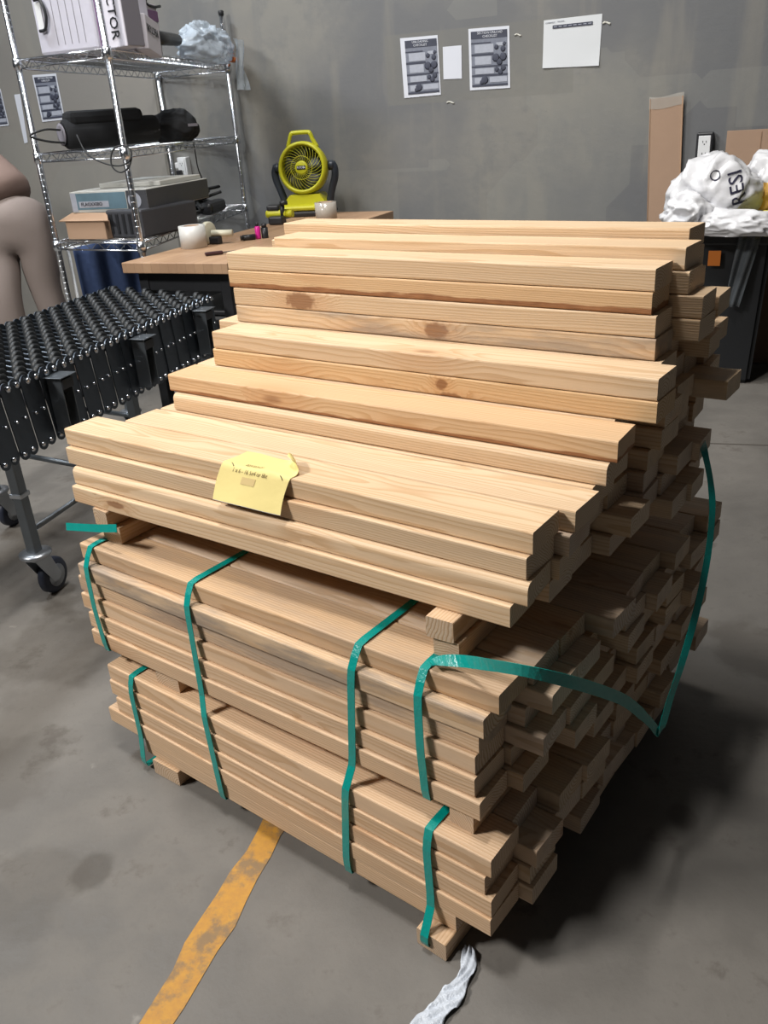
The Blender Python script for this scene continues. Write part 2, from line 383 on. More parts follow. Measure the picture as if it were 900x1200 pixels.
def put_board(level,v,yaw,s0,s1,label,group,m=None,tint=None,dirt=.1,wane=0,t=TH_,w=BWD,seed=None,zoff=0):
    Y=math.radians(yaw); D=Vector((math.cos(Y),-math.sin(Y),0)); N=Vector((math.sin(Y),math.cos(Y),0))
    L=s1-s0; c=SP(0,v,0)+D*(s0+s1)/2+N*w/2; c.z=level*u+t/2+zoff
    rnd=random.Random(seed if seed is not None else hash((round(level*10),round(v*1000))))
    me=board_mesh(L,w,t,wane=wane,seed=rnd.randint(0,9999)); me.materials.append(m or WOOD)
    o=bpy.data.objects.new('pine_board',me); COL.objects.link(o); o.location=c; o.rotation_euler=(0,0,-Y)
    if tint is None:
        k=rnd.uniform(.9,1.06); wv=rnd.uniform(-1,1); tint=(k,k*(1-.02*wv),k*(1-.09*wv))
    o.color=(*tint,dirt); tag(o,label,'board',group); return o
rn=random.Random(5)
# --- lower bundle, levels 2..5 (a short fifth layer, level 1, beneath) 
G_low='boards in the bottom strapped bundle'; G_mid='boards in the middle strapped bundle'; G_up='loose boards stacked on top'
px_low={5:((127,785),(575,1020)),4:((129,800),(568,1050)),3:((135,815),(575,1070)),2:((130,840),(575,1095))}
for j in range(10):
    for L in range(1,6):
        yaw=39; v=.002+.0045*(L-2)+j*.0962
        if L<2: v=.004+j*.0962
        if j==0 and L>=2:
            (a,b)=px_low[L]; s0=plane_s(*a,v,yaw); s1=plane_s(*b,v,yaw)
        elif L==1: s0,s1=-.93+rn.uniform(-.02,.02),-.078+rn.uniform(-.01,.01)+(0 if j<2 else rn.uniform(0,.03))
        else: s0,s1=-1.01+rn.uniform(-.02,.02),rn.uniform(-.03,.03)+(.02 if j in(1,) and L in (3,4) else 0)
        k=6-L
        pos='front' if j==0 else (ORD[j+1]+' from front')
        lab=('knotty ' if (j==0 and L==1) else '')+('short ' if L==1 else '')+f'pale pine board {ORD[k]} from top, {pos} column, bottom strapped bundle'
        put_board(L,v,yaw,s0,s1,lab,G_low,dirt=.25 if j else .12,seed=100+j*10+L,tint=(1.0,.93,.86) if j==0 else None,t=TH_+.001)
# --- middle bundle, levels 7..12
px_mid={12:((92,630),(585,800)),11:((88,648),(566,842)),10:((91,672),(561,868)),9:((94,690),(557,895)),8:((101,705),(557,920)),7:((104,725),(562,950))}
for j in range(9):
    for L in range(7,13):
        yaw=37.7; v=.045+.0075*(L-7)+j*.0968+(-.014 if L==11 and j==0 else 0)
        if j==0:
            a,b=px_mid[L]; s0=plane_s(*a,v,yaw); s1=plane_s(*b,v,yaw)
        else: s0,s1=-1.1+rn.uniform(-.02,.02),rn.uniform(-.07,.02)+.005*j
        k=13-L; pos='front' if j==0 else (ORD[j+1]+' from front')
        look='grey-stained ' if (j==0 and L in (12,11,10)) else 'pale '
        lab=look+f'pine board {ORD[k]} from top, {pos} column, middle strapped bundle'
        put_board(L,v,yaw,s0,s1,lab,G_mid,dirt={12:.3,11:.75,10:.6}.get(L,.12) if j==0 else .3,seed=300+j*10+L,tint={12:(.88,.80,.70),11:(.97,.93,.86)}.get(L,(1.0,.94,.88)) if j==0 else None)
# --- upper loose boards, levels 15..
tops={0:18,1:18,2:20,3:22,4:26,5:26,6:27,7:23}
px_up={(0,18):((77.5,512),(625,625)),(0,17):((81,540),(618,655)),(0,16):((87.5,565),(617,690)),(0,15):((84.5,572),(597,718)),
(2,20):((197,445),(723,525)),(2,19):((205,475),(712,552)),(3,22):((250,398),(772,452)),(3,21):((251,416),(771,478)),
(4,26):((266,300),(768.6,320)),(4,25):((268,322),(765,345)),(4,24):((274,342),(769,370)),(4,23):((278,366),(769,402)),
(5,26):((322,283),(804,299)),(1,18):(None,(676,588)),(6,20):(None,(850,484))}
special={(3,21):(KN1,'golden pine board with a round dark knot, lower board of fourth step'),
(4,25):(BK1,'pine board with brown bark along its lower edge, second from the top front'),
(4,24):(KN2,'pine board with a pinkish knot at its left, below the bark-edged board'),
(4,23):(KN3,'grey-stained pine board with a split brown knot near its middle'),
(2,20):(BK2,'pine board with bark along its underside, upper board of third step'),
(0,15):(KN4,'lowest front board of the loose upper stack, oval knot at its left'),
(0,18):(None,'wide front top board of the loose stack, under the yellow note'),
(0,17):(None,'second board down in the front column of the loose upper stack'),
(0,16):(None,'third board down in the front column of the loose upper stack'),
(1,18):(None,'top board of the second column, behind the board with the yellow note'),
(2,19):(None,'rounded-edge board under the bark-bottomed one, third step of loose stack'),
(3,22):(None,'broad pale board on top of the fourth step, above the round-knotted board'),
(4,26):(None,'clear pale board on top of the fifth step, above the bark-edged board'),
(5,26):(None,'top pale board just behind the fifth step, with small dark knots'),
(6,20):(None,'single board sticking far out of the right side of the stack'),
(6,27):(None,'topmost board of the seventh column, nearest the white plastic bags'),
(3,16):(None,'board end sticking out with its brown top showing, right side of stack')}
for j in range(8):
    for L in range(15,tops[j]+1):
        yaw=36 if L<19 else 35.6
        lean=.0115*(min(L,20)-15)+.002*max(0,L-20)
        v=.150+lean+j*.0985
        a,b=px_up.get((j,L),(None,None))
        s0=plane_s(*a,v,yaw) if a else -1.12+rn.uniform(-.03,.03)+(.03 if j<2 else .06)
        s1=plane_s(*b,v,yaw) if b else rn.uniform(-.05,.03)
        if j==3 and L==16: s1=.02
        if j==3 and L in(17,18,19): s1=-.05+.01*(19-L)
        if (j,L)==(6,27): s1=-.04
        if j==1 and L<18: s1=.0-.01*(18-L)
        if j==2 and L in (15,16,17,18): s1={18:-.02,17:-.03,16:-.05,15:-.04}[L]
        k=tops[j]+1-L
        if (j,L) in special: mm,lab=special[(j,L)]
        else:
            mm=None; pos='front' if j==0 else (ORD[j+1]+' from front'); lab=f'pine board {ORD[k]} from top, {pos} column, loose upper stack'
        bright=(1.05,1.03,.97) if L>=18 or j==0 else None
        dirt=.05
        wane=.013 if (j,L) in((2,19),(0,16)) else 0
        if (j,L)==(4,23): dirt=.6
        if (j,L)==(0,17): dirt=.12
        if j>=4 and L<22: dirt=.25
        put_board(L,v,yaw,s0,s1,lab,G_up,m=mm,tint={(3,21):(1.03,.92,.72),(2,20):(1.0,.9,.76),(0,18):(1.06,1.03,.95),(4,25):(1.04,.93,.76)}.get((j,L),bright),dirt=dirt,wane=wane,seed=600+j*30+L,t=TH_*(1.045 if j==5 else 1),zoff=((L-15)*u*.045 if j==5 else 0))
# --- cross pieces
def crosspiece(s,v0,v1,z,w,h,label,yaw=39,dirt=.2,slot=False,cat='wood block'):
    Y=math.radians(yaw); o=SP(s,v0,z); L=v1-v0
    me=board_mesh(L,w,h,seed=int(s*1000)+int(z*777)); me.materials.append(WOOD)
    ob=bpy.data.objects.new('wooden_crosspiece',me); COL.objects.link(ob)
    D=Vector((math.sin(Y),math.cos(Y),0)); ob.location=SP(s,v0,z)+D*L/2+Vector((0,0,h/2)); ob.rotation_euler=(0,0,PI/2-Y)
    ob.color=(.95,.88,.8,dirt); tag(ob,label,cat,'crosspieces between the bundles'); return ob
crosspiece(-.855,-.004,.93,0.0,.085,u-.001,'wooden skid on the floor under the left end of the stack')
crosspiece(-.105,-.028,.93,0.0,.064,u-.001,'wooden skid on the floor under the right end of the stack')
crosspiece(-.46,.05,.93,0.0,.085,u-.001,'wooden skid on the floor under the middle of the stack')
crosspiece(-.835,.035,.88,6*u,.075,u-.001,'wooden spacer at left between bottom and middle strapped bundles')
crosspiece(-.085,.05,.88,6*u,.05,u-.001,'wooden spacer at right between bottom and middle strapped bundles')
crosspiece(-.45,.08,.88,6*u,.075,u-.001,'wooden spacer at centre between bottom and middle strapped bundles')
crosspiece(-.150,.118,.90,13*u,.05,u*1.0-.0005,'lower wooden sticker at right, under the loose front boards',yaw=37)
crosspiece(-.158,.112,.90,14*u,.052,u*1.0-.0005,'upper splintered wooden sticker at right, under the loose front boards',yaw=37)
crosspiece(-1.03,.10,.90,13*u,.055,u*1.0-.0005,'lower wooden sticker at left, under the loose front boards',yaw=37)
crosspiece(-1.045,.09,.90,14*u,.05,u*1.0-.0005,'upper grooved wooden sticker at left, under the loose front boards',yaw=37)
crosspiece(-.55,.34,.90,13*u,.055,u*2.0-.0005,'wooden sticker at centre hidden under the loose front boards',yaw=37)
# ------------------------------------------------------------ straps
STR=mat('teal_strap',(.0,.25,.215),.26,coat=.4,noise=.12,nscale=40,bump=.15,bscale=200)
def loop(pts,label,s_dir=SU,w=.0165):
    P=[]
    N=len(pts)
    for i in range(N):
        a=pts[i]; b=pts[(i+1)%N]; n=max(2,int((b-a).length/.02))
        for k in range(n): P.append(a.lerp(b,k/n))
    # slight rounding
    Q=[(P[i-1]+P[i]*6+P[(i+1)%len(P)])/8 for i in range(len(P))]
    o=obj('plastic_strap',ribbon(Q,s_dir,w,close=True),STR); return tag(o,label,'strap','green straps around the bundles')
e=.004
def sv(px,py,v): q=onpl(px,py,SP(0,v,0),SN); return (q-P0).dot(SU)
m12=.045+.0075*5
def vmid(L,s_): return .045+.0075*(L-7)+(-.014 if L==11 else 0)+s_*math.sin(math.radians(1.3))-.0045
def vlow(L): return .002+.0045*(L-2)-.0045
ZT=13*u+.003
def loop_mid(s_t,s_b,label):
    sm=(s_t+s_b)/2
    loop([SP(s_t,vmid(12,s_t)+.002,ZT),SP(s_t,.90,ZT),SP(s_b,.935,7*u-.003),SP(s_b,vmid(7,s_b)-.001,7*u-.003),SP(sm,vmid(7,sm)+.004,9.6*u),SP(s_t*.9+s_b*.1,vmid(11,s_t)-.001,12.02*u)],label)
loop_mid(sv(118,640,m12),sv(133,748,.04),'short teal strap around the left end of the middle bundle')
loop_mid(sv(499,788,m12),sv(500,925,.04),'short teal strap around the right end of the middle bundle')
def loop_low(s_t,s_b,label):
    loop([SP(s_t,vlow(5)+.002,6*u+.003),SP(s_t,.95,6*u+.003),SP(s_b,.97,.012),SP(s_b,-.012 if s_b<-.3 else -.034,.012),SP(s_b,-.014 if s_b<-.3 else -.036,.9*u),SP(s_b*.8+s_t*.2,vlow(2)-.002,2.1*u),SP(s_t,vlow(4)-.002,5*u)],label)
loop_low(sv(150,788,.01),sv(172,880,0),'short teal strap around the left end of the bottom bundle')
loop_low(sv(501,985,.01),sv(511,1108,0),'short teal strap around the right end of the bottom bundle')
def loop_all(s_t,s_b,label):
    sm=s_b*.4+s_t*.6
    loop([SP(s_t,vmid(12,s_t)+.002,ZT),SP(s_t,.90,ZT),SP(s_b,.97,1*u-.003),SP(s_b,-.003,1*u-.003),SP(s_b,vlow(2)-.002,2.0*u),SP(s_b*.6+s_t*.4,vlow(5)-.003,6.0*u),SP(sm,vmid(7,sm)-.002,7*u),SP(s_t*.9+s_b*.1,vmid(11,s_t)-.001,12.02*u)],label)
loop_all(sv(233,690,m12),sv(262,935,0),'long teal strap around both strapped bundles, left of centre')
loop_all(sv(424,757,m12),sv(410,1030,0),'long teal strap around both strapped bundles, right of centre')
# cut strap hanging off the right side
pts=[];wd=[]
for (x,y,s) in ((505,776,-.165),(517,770,-.15),(545,775,-.10),(580,780,-.03),(620,787,.03),(665,798,.07),(705,810,.09),(735,823,.10),(760,845,.11),(771,858,.115),(776,852,.12),(786,818,.12),(800,775,.12),(818,710,.11),(830,650,.095),(835,600,.08),(833,565,.06),(826,530,.04),(818,505,.0)):
    pts.append(onpl(x,y,SP(s,0,0),SU)); 
v0=SP(sv(505,778,m12),m12,13*u+.01); pts[0]=v0; pts[1]=v0+SN*.012+Vector((0,0,.004))+SU*.012
Q=smoothpath(pts,5); n=len(Q)
wds=[]; 
for i,q in enumerate(Q):
    t=i/(n-1); wds.append((SN*(1-t*6)+Vector((0,0,1))*(t*6)).normalized() if t<.1666 else (Vector((0,0,1))+SN*.3*min(1,(t-.1666)*3)).normalized() if t<.5 else (Vector((.0,.0,1))*(max(0,.62-t)*8)+SN*1.0+SU*.3).normalized())
lc=obj('plastic_strap',ribbon(Q,wds,[.02 if i<n*.42 else .017 for i in range(n)]),STR); tag(lc,'long loose teal strap sagging out from the right side of the stack','strap','green straps around the bundles')
a=plane_s(0,0,0,39)
tq=[onpl(x,y,SP(0,.075,0),SN) for (x,y) in ((78,617),(95,618),(115,619),(137,619))]
tq=smoothpath(tq,4); o=obj('plastic_strap',ribbon(tq,[(Vector((0,0,1))+SN*.3).normalized()]*len(tq),.0175),STR); tag(o,'short cut teal strap end poking out at the left end','strap','green straps around the bundles')
# ------------------------------------------------------------ yellow note
YN=mat('yellow_note_paper',(.74,.61,.24),.7,noise=.05,nscale=5,bump=.15,bscale=25); WN_=mat('white_paper',(.78,.80,.84),.7)
YD=math.radians(36); ND=Vector((math.cos(YD),-math.sin(YD),0)); NN=Vector((math.sin(YD),math.cos(YD),0))
vt=.150+.0115*3
sA=plane_s(262,541,vt,36); sB=plane_s(342,557,vt,36); Wn=sB-sA
zt=18*u+TH_+.0015
note_o=SP(0,vt,0)+ND*sA; note_o.z=zt
nt_=TH('paper_note','creased yellow paper note stapled over the edge of the front top board','note',note_o,-YD)
def notep(a,b,lift=0):
    x=a*Wn; t=.066-b*.135    # positive: on top (y into the stack), negative: down the face
    # draped over the edge with a soft bend
    bend=.006
    if t>bend: y,z=t,0
    elif t>-bend:
        q=(bend-t)/(2*bend)*PI/2; y=bend-bend*math.sin(q)*1.0-0; z=-bend+bend*math.cos(q)
    else:
        k=(-t-bend); y=-.0016-.42*k-.6*k*k*(1+.5*math.sin(a*5)); z=-bend-k*.95
    # skewed sheet
    x+= (-.012+.0)*(b)+.004*math.sin(b*6)
    z+=.0015*math.sin(a*9+b*4)*(1 if t>0 else .3)+.0015
    # curled top right corner
    cl=(a-.62)/.38-(b)/.42
    if cl>0:
        r=.012; q=cl*.055
        ang=min(q/r,2.6); px=math.sin(ang)*r; pz=r-math.cos(ang)*r
        dxy=Vector((-.78,-.62)) ; back=q-px
        x+=dxy.x*back; y+=dxy.y*back; z+=pz
    return Vector((x,y,z+lift))
mb=MB(); mb.grid(lambda a,b:notep(a,b,.0),28,28)
pp=nt_.part('sheet',mb,YN)
mb=MB(); mb.grid(lambda a,b:notep(a,b,-.0007),28,28); q=nt_.part('sheet_back',mb,WN_); q['label']='white underside of the curled corner'
INK=mat('faded_ink',(.27,.20,.08),.8)
def note_text(txt,size,b,a0):
    me=textmesh(txt,size,0,sx=.9)
    for v in me.vertices:
        aa=a0+v.co.x/Wn; bb=b-v.co.y/.135; p=notep(max(0,min(1,aa)),max(0,min(1,bb)),0)
        # offset along surface normal
        e1=notep(aa+.01,bb)-notep(aa,bb); e2=notep(aa,bb+.01)-notep(aa,bb); nn=e2.cross(e1)
        if nn.z<0 and abs(nn.z)>abs(nn.y): nn=-nn
        elif nn.y>0 and abs(nn.y)>abs(nn.z): nn=-nn
        v.co=p+nn.normalized()*.0007
    nt_.part('printed_line',me,INK)
note_text('023722121',.011,.40,.42); note_text('1 x 6 - 16 5x4 or 8bt',.0115,.55,.44)
mb=MB(); mb.grid(lambda a,b:notep(.36+a*.2,.62+b*.1,.0002)+Vector((0,-.0006,0)),6,4); nt_.part('blurred_patch',mb,mat('note_patch',(.60,.45,.20),.8))
ST=mat('dark_wire',(.12,.11,.1),.3,1)
for (a,b) in ((.12,.45),(.86,.5)):
    p=notep(a,b,.002); q=notep(a+.06,b+.06,.002); mb=MB(); mb.tube([p,q],.0006,5); nt_.part('staple',mb,ST)
# ------------------------------------------------------------ plastic film on the floor
PF=mat('white_plastic_film',(.52,.56,.62),.3,noise=.1,nscale=30,bump=.6,bscale=50)
fp=[atz(x,y,.0) for x,y in ((548,1112),(549,1135),(540,1155),(528,1172),(512,1190),(498,1210),(485,1240))]; fp=smoothpath(fp,6)
mb=MB(); n=len(fp)
def fpt(i,k):
    ii=int(round(i*(n-1))); p=fp[ii]; t=(fp[min(ii+1,n-1)]-fp[max(ii-1,0)]).normalized(); sd=Vector((-t.y,t.x,0))
    w=.006+.006*math.sin(i*9+.5)**2+.016*i; z=.003+.005*abs(math.sin(k*7+i*17))+.004*math.sin(i*31+k*6)**2
    return p+sd*(k-.5)*2*w+Vector((0,0,z))
mb.grid(fpt,n-1,12); o=obj('plastic_film',mb,PF,solid=.0006); tag(o,'crumpled white plastic film on floor at the near right corner of the stack','plastic film')
# ------------------------------------------------------------ papers on the wall
PAP=mat('poster_paper',(.60,.62,.68),.6); DK=mat('poster_dark_print',(.045,.05,.075),.6,noise=.3,nscale=40); MG=mat('poster_grey_print',(.17,.185,.23),.6,noise=.25,nscale=60); LG=mat('poster_pale_print',(.36,.38,.44),.6,noise=.15,nscale=70); LT=mat('poster_white_lettering',(.55,.57,.62),.6)
def paper(name,corners,label,cat,group=None,m=PAP):
    c=[Vector(wc(onwall(*p))) for p in corners]   # tl,tr,br,bl in (w,n,z)
    o=sum(c,Vector())/4; th=TH(name,label,cat,WP(o.x,0,o.z),-AW,group)
    def P(a,b,off): 
        q=(c[0].lerp(c[1],a)).lerp(c[3].lerp(c[2],a),b); return Vector((q.x-o.x,-off,q.z-o.z))
    def rect(nm,rs,mm,off,curl=0):
        mb=MB()
        for (a0,b0,a1,b1) in rs:
            nseg=8 if curl else 1
            mb.grid(lambda a,b:P(a0+(a1-a0)*a,b0+(b1-b0)*b,off+(curl*max(0,b-.6)**2*abs(a-.45) if curl else 0)),nseg,nseg,smooth=False)
            if not curl:
                pass
        return th.part(nm,mb,mm,solid=.0003 if curl==0 else .0005)
    return th,P,rect,c,o
def poster(corners,label,title,inset=(.07,.05,.96,.95)):
    th,P,rect,c,o=paper('poster',corners,label,'poster','checklist posters on the wall')
    rect('sheet',[(0,0,1,1)],PAP,.003)
    x0,y0,x1,y1=inset; X=lambda a:x0+(x1-x0)*a; Yy=lambda b:y0+(y1-y0)*b
    R=lambda a0,b0,a1,b1:(X(a0),Yy(b0),X(a1),Yy(b1))
    rect('print_background',[R(0,0,1,1)],MG,.0042)
    rect('print_bars',[R(0,0,1,.135),R(0,.20,.55,.225),R(0,.40,.62,.44),R(0,.62,1,.65),R(0,.78,1,.815),R(.0,.96,1,1)],DK,.0052)
    rect('text_boxes',[R(.1,.235,.62,.385),R(.1,.45,.55,.6),R(.1,.665,.62,.77),R(.08,.83,.3,.94),R(.5,.83,.98,.93),R(.7,.22,.97,.28)],LG,.0056)
    mb=MB()
    for (a,b,r) in ((.70,.30,.06),(.88,.34,.07),(.92,.25,.05),(.68,.49,.1),(.88,.48,.1),(.78,.57,.08),(.7,.70,.06),(.88,.68,.07),(.8,.75,.07),(.36,.88,.1),(.28,.92,.06)):
        p=P(X(a),Yy(b),.006); w=(c[1]-c[0]).length*r*.9
        mb.lathe([(w,0),(w*.7,.0008),(0,.001)],Matrix.Translation(p)@Matrix.Rotation(PI/2,4,'X'),9)
    th.part('pictures',mb,DK)
    W=(c[1]-c[0]).length
    sl=math.atan2((c[1]-c[0]).z,(c[1]-c[0]).x)
    for k,tx in enumerate(title):
        p=P(.53,Yy(.036+.062*k),.0062); M=Matrix.Translation(p)@Matrix.Rotation(-sl,4,'Y')@Matrix.Rotation(PI/2,4,'X')
        text_on('title_lettering',tx,W*.072,LT,M,th.o,sx=1.0)
    return th
poster(((469,45),(513,41),(517,111),(474,115)),'left checklist poster of the pair, beside the small blank sheet',['UNLOADING','CHECKLIST'],(.12,.05,.97,.95))
poster(((549,34),(597,30),(598,103),(551,106)),'right, larger checklist poster of the pair with dark title bar',['SECTION UNLOAD','CHECKLIST'],(.06,.05,.95,.95))
poster(((38,88),(66,86),(76.5,140),(50,143)),'checklist poster seen through the frame of the wire shelf',['SECTION UNLOAD','CHECKLIST'],(.06,.05,.95,.95))
poster(((-20,106),(1,104),(11,147),(-8,149)),'checklist poster cut off at the left edge of the photo',['SECTION UNLOAD','CHECKLIST'],(.06,.05,.95,.95))
th,P,rect,c,o=paper('blank_sheet',((519,55),(541,53),(541.5,92),(520,93)),'small blank white sheet taped between the two checklist posters','paper'); rect('sheet',[(0,0,1,1)],PAP,.003)
th,P,rect,c,o=paper('blank_sheet',((17,111),(24,110),(33,167),(29,168)),'narrow white sheet on the wall behind the left shelf post','paper'); rect('sheet',[(0,0,1,1)],PAP,.003)
th,P,rect,c,o=paper('schedule_sheet',((637.5,24),(706,16),(702,77),(636,80)),'large white schedule sheet with a dark header strip, right of the posters','paper')
rect('sheet',[(0,0,1,1)],mat('schedule_paper',(.62,.64,.66),.6),.003,curl=.05); rect('header_strip',[(.16,.125,.85,.19)],DK,.0062); rect('heading',[(.03,.055,.2,.065),(.24,.05,.36,.06)],MG,.0062)
rect('header_words',[(.18+.085*k,.15,.18+.085*k+.055,.165) for k in range(8)],LG,.0068)
# peeled tape scraps
TP=mat('tape_scrap',(.55,.54,.48),.4)
for k,(x,y,w,h,lb) in enumerate(((711,27,9,2,'right of the schedule sheet'),(607,41,8,1.6,'right of the larger checklist poster'),(528,120,10,1.6,'below the left checklist poster'))):
    q=Vector(wc(onwall(x,y))); mb=MB(); ww=w*.0045
    mb.grid(lambda a,b:Vector(((a-.5)*ww,-.002-.002*math.sin(a*9),(b-.5)*h*.0045+.004*math.sin(a*5))),8,1); o=obj('tape_scrap',mb,TP,solid=.0004); o.location=WP(q.x,.001,q.z); o.rotation_euler=(0,0,-AW); tag(o,'torn pale tape scrap stuck to the wall '+lb,'tape')
# ------------------------------------------------------------ wall outlets
GV=mat('galvanised_steel',(.45,.48,.52),.35,.9,noise=.15); WPL=mat('white_plastic',(.72,.73,.74),.4); BLK=mat('black_plastic',(.02,.021,.024),.4,noise=.2); BLKR=mat('black_rubber',(.018,.019,.02),.7,noise=.2)
def outlet(px,h,label,black):
    q=Vector(wc(onwall(*px))); t=TH('electrical_outlet',label,'outlet',WP(q.x,0,q.z),-AW); w=h*.55
    mb=MB(); mb.box((0,-.025,0),(w,.05,h),bev=.006,seg=2); t.part('box',mb,BLK if black else WPL)
    mb=MB(); mb.box((0,-.052,0),(w*.72,.006,h*.8),bev=.004,seg=2); t.part('face_plate',mb,WPL)
    mb=MB()
    for z in (-h*.19,h*.19):
        for x in (-.008,.008): mb.box((x,-.0555,z+.003),(.003,.002,.009))
        mb.lathe([(.003,0),(.003,.002)],Matrix.Translation((0,-.0545,z-.009))@Matrix.Rotation(PI/2,4,'X'),8)
    t.part('sockets',mb,BLK)
    mb=MB(); mb.tube([(0,-.02,-h/2),(0,-.02,-q.z+.02 if not black else -q.z+.02)],.011,8); t.part('conduit',mb,GV if black else WPL)
    if not black:
        mb=MB(); mb.box((-.012,-.072,-h*.2),(.03,.035,.028),bev=.006,seg=2); t.part('plug',mb,BLK)
        mb=MB(); mb.box((-w*.62,-.03,h*.12),(.03,.04,.035),bev=.004); t.part('adapter',mb,WPL)
    return t
outlet((826,173),.145,'black-boxed outlet with white sockets, right of the tall cardboard strip',True)
outlet((219,196),.125,'white wall outlet with a black plug, seen through the wire shelf',False)
# ------------------------------------------------------------ cardboard
CB=mat('cardboard',(.36,.24,.165),.8,noise=.08,nscale=6,bump=.08); CBL=mat('cardboard_edge',(.30,.19,.12),.85); TAPE=mat('clear_tape',(.5,.47,.42),.15,alpha=.5)
q0=Vector(wc(onwall(763,115)));q1=Vector(wc(onwall(801,115)))
t=TH('cardboard_strip','tall narrow flattened cardboard strip with taped top, leaning on the wall','cardboard',WP((q0.x+q1.x)/2+.05,.014,0),-AW); t.o.rotation_euler=(0,-.038,-AW)
W=q1.x-q0.x; mb=MB(); mb.box((0,-.004,q0.z/2),(W,.006,q0.z),bev=.001); t.part('panel',mb,CB)
mb=MB(); mb.tube([(W/2,-.009,.0),(W/2+.002,-.009,q0.z*.5),(W/2-.001,-.009,q0.z)],.004,6); mb.tube([(-W/2,-.009,.0),(-W/2,-.009,q0.z)],.002,6); t.part('folded_edge',mb,CBL)
mb=MB(); mb.grid(lambda a,b:Vector(((a-.5)*(W+.01),-.0085-.002*math.sin(a*8)**2,q0.z+.01-b*.055-.006*math.sin(a*5))),10,3); t.part('tape',mb,TAPE)
q0=Vector(wc(onwall(853,153)));q1=Vector(wc(onwall(940,150)))
t=TH('cardboard_sheet','wide cardboard sheet leaning on the wall behind the white bags','cardboard',WP(q0.x,.03,0),-AW)
W=q1.x-q0.x; mb=MB(); mb.box((W/2,-.006,q0.z/2),(W,.007,q0.z),bev=.001); t.part('panel',mb,CB)
mb=MB(); mb.box((W*.47,-.011,q0.z/2),(.004,.003,q0.z*.98)); t.part('crease',mb,CBL)
# ------------------------------------------------------------ workbench
BB=None
def butcher():
    m=bpy.data.materials.new('butcher_block'); m.use_nodes=True; g=NG(m.node_tree); b=m.node_tree.nodes['Principled BSDF']
    tc=g.n('ShaderNodeTexCoord'); V=tc.outputs['Object']
    br=g.n('ShaderNodeTexBrick'); g.l(V,br.inputs['Vector']); br.inputs['Scale'].default_value=1; br.inputs['Brick Width'].default_value=.045; br.inputs['Row Height'].default_value=.5
    mp=g.n('ShaderNodeMapping'); g.l(V,mp.inputs['Vector']); g.l(mp.outputs[0],br.inputs['Vector'])
    br.inputs['Color1'].default_value=(.42,.26,.15,1); br.inputs['Color2'].default_value=(.31,.18,.10,1); br.inputs['Mortar'].default_value=(.2,.11,.06,1); br.inputs['Mortar Size'].default_value=.0008
    n=g.noise(V,1,5,(60,6,60)); c=g.mix(g.m('MULTIPLY',n,.4),br.outputs['Color'],(.48,.33,.22))
    g.l(c,b.inputs['Base Color']); b.inputs['Roughness'].default_value=.5; return m
TZ=.83; tl=atz(142,308,TZ); br_=atz(461,247,TZ)
ql=wc(tl); qr=wc(br_)
TW=qr[0]-ql[0]; TD=ql[1]-qr[1]
BO=qr[1]
t=TH('workbench','butcher-block workbench along the wall behind the lumber stack','table',WP(ql[0],BO,0),-AW)
def rbox(mb,x0,x1,y0,y1,z0,z1,bev=.004): mb.box(((x0+x1)/2,(y0+y1)/2,(z0+z1)/2),(x1-x0,y1-y0,z1-z0),bev=bev,seg=2); return mb
t.part('tabletop',rbox(MB(),0,TW,-TD,0,TZ-.045,TZ,.003),butcher())
for (x,y) in ((.06,-TD+.08),(TW-.06,-TD+.08),(.06,-.1),(TW-.06,-.1)):
    t.part('leg',rbox(MB(),x-.025,x+.025,y-.025,y+.025,0,TZ-.046,.004),BLK)
t.part('apron',rbox(MB(),.035,TW-.035,-TD+.06,-.08,TZ-.13,TZ-.047,.004),BLK)
t.part('lower_shelf',rbox(MB(),.09,TW-.09,-TD+.11,-.13,.18,.21,.004),BLK)
benchM=Matrix.Translation(WP(ql[0],0,0))@Matrix.Rotation(-AW,4,'Z')
def bench(px,py,dz=0): return atz(px,py,TZ+dz)
# black storage under the bench
bx=TH('storage_box','black storage box under the workbench','box',WP(ql[0]+.12,BO+TD-.18,.21),-AW)
bx.part('body',rbox(MB(),.0,TW-.24,.0,.5,.001,.36,.02),BLK); bx.part('lid',rbox(MB(),-.01,TW-.23,-.01,.51,.361,.385,.008),BLK)
# ------------------------------------------------------------ fan
YG=mat('lime_yellow_plastic',(.50,.48,.02),.38,noise=.05); NAVY=mat('dark_blue_grey_plastic',(.028,.034,.045),.4)
fb=bench(362,252); FS=.36/.30
FSC=1.05
ft=TH('jobsite_fan','lime yellow battery fan with carry handle standing on the workbench','fan',fb,math.radians(-12))
s=.0041
mb=MB()
# base
rbox(mb,-.15,.15,-.10,.10,.0,.035,.015); ft.part('base_foot',mb,BLK)
mb=MB(); rbox(mb,-.135,.12,-.115,.09,.035,.062,.012); mb.prism([(-.13,.0),(.13,0),(.09,.055),(-.08,.055)],-.075,.07,Matrix.Translation((0,0,.06))@Matrix.Rotation(PI/2,4,'X')); ft.part('base',mb,YG)
C=Vector((0,0,.245)); R0=.135
TM=Matrix.Translation(C)@Matrix.Rotation(math.radians(82),4,'X')
mb=MB(); mb.lathe([(R0*.84,.05),(R0*.86,.062),(R0*.93,.066),(R0*1.0,.052),(R0*1.03,.02),(R0*.98,-.03),(R0*.8,-.055),(R0*.78,-.05),(R0*.84,-.0),(R0*.84,.05)],TM,40)
ring=ft.part('housing',mb,YG)
mb=MB(); 
for k in range(30):
    a0=2*PI*k/30; pt=[]
    for i in range(7):
        q=i/6; r=.035+(R0*.85-.035)*q; a=a0+q*.75; pt.append(TM@Vector((r*math.cos(a),r*math.sin(a),.055+.008*(1-q*q))))
    mb.tube(pt,.0011,5)
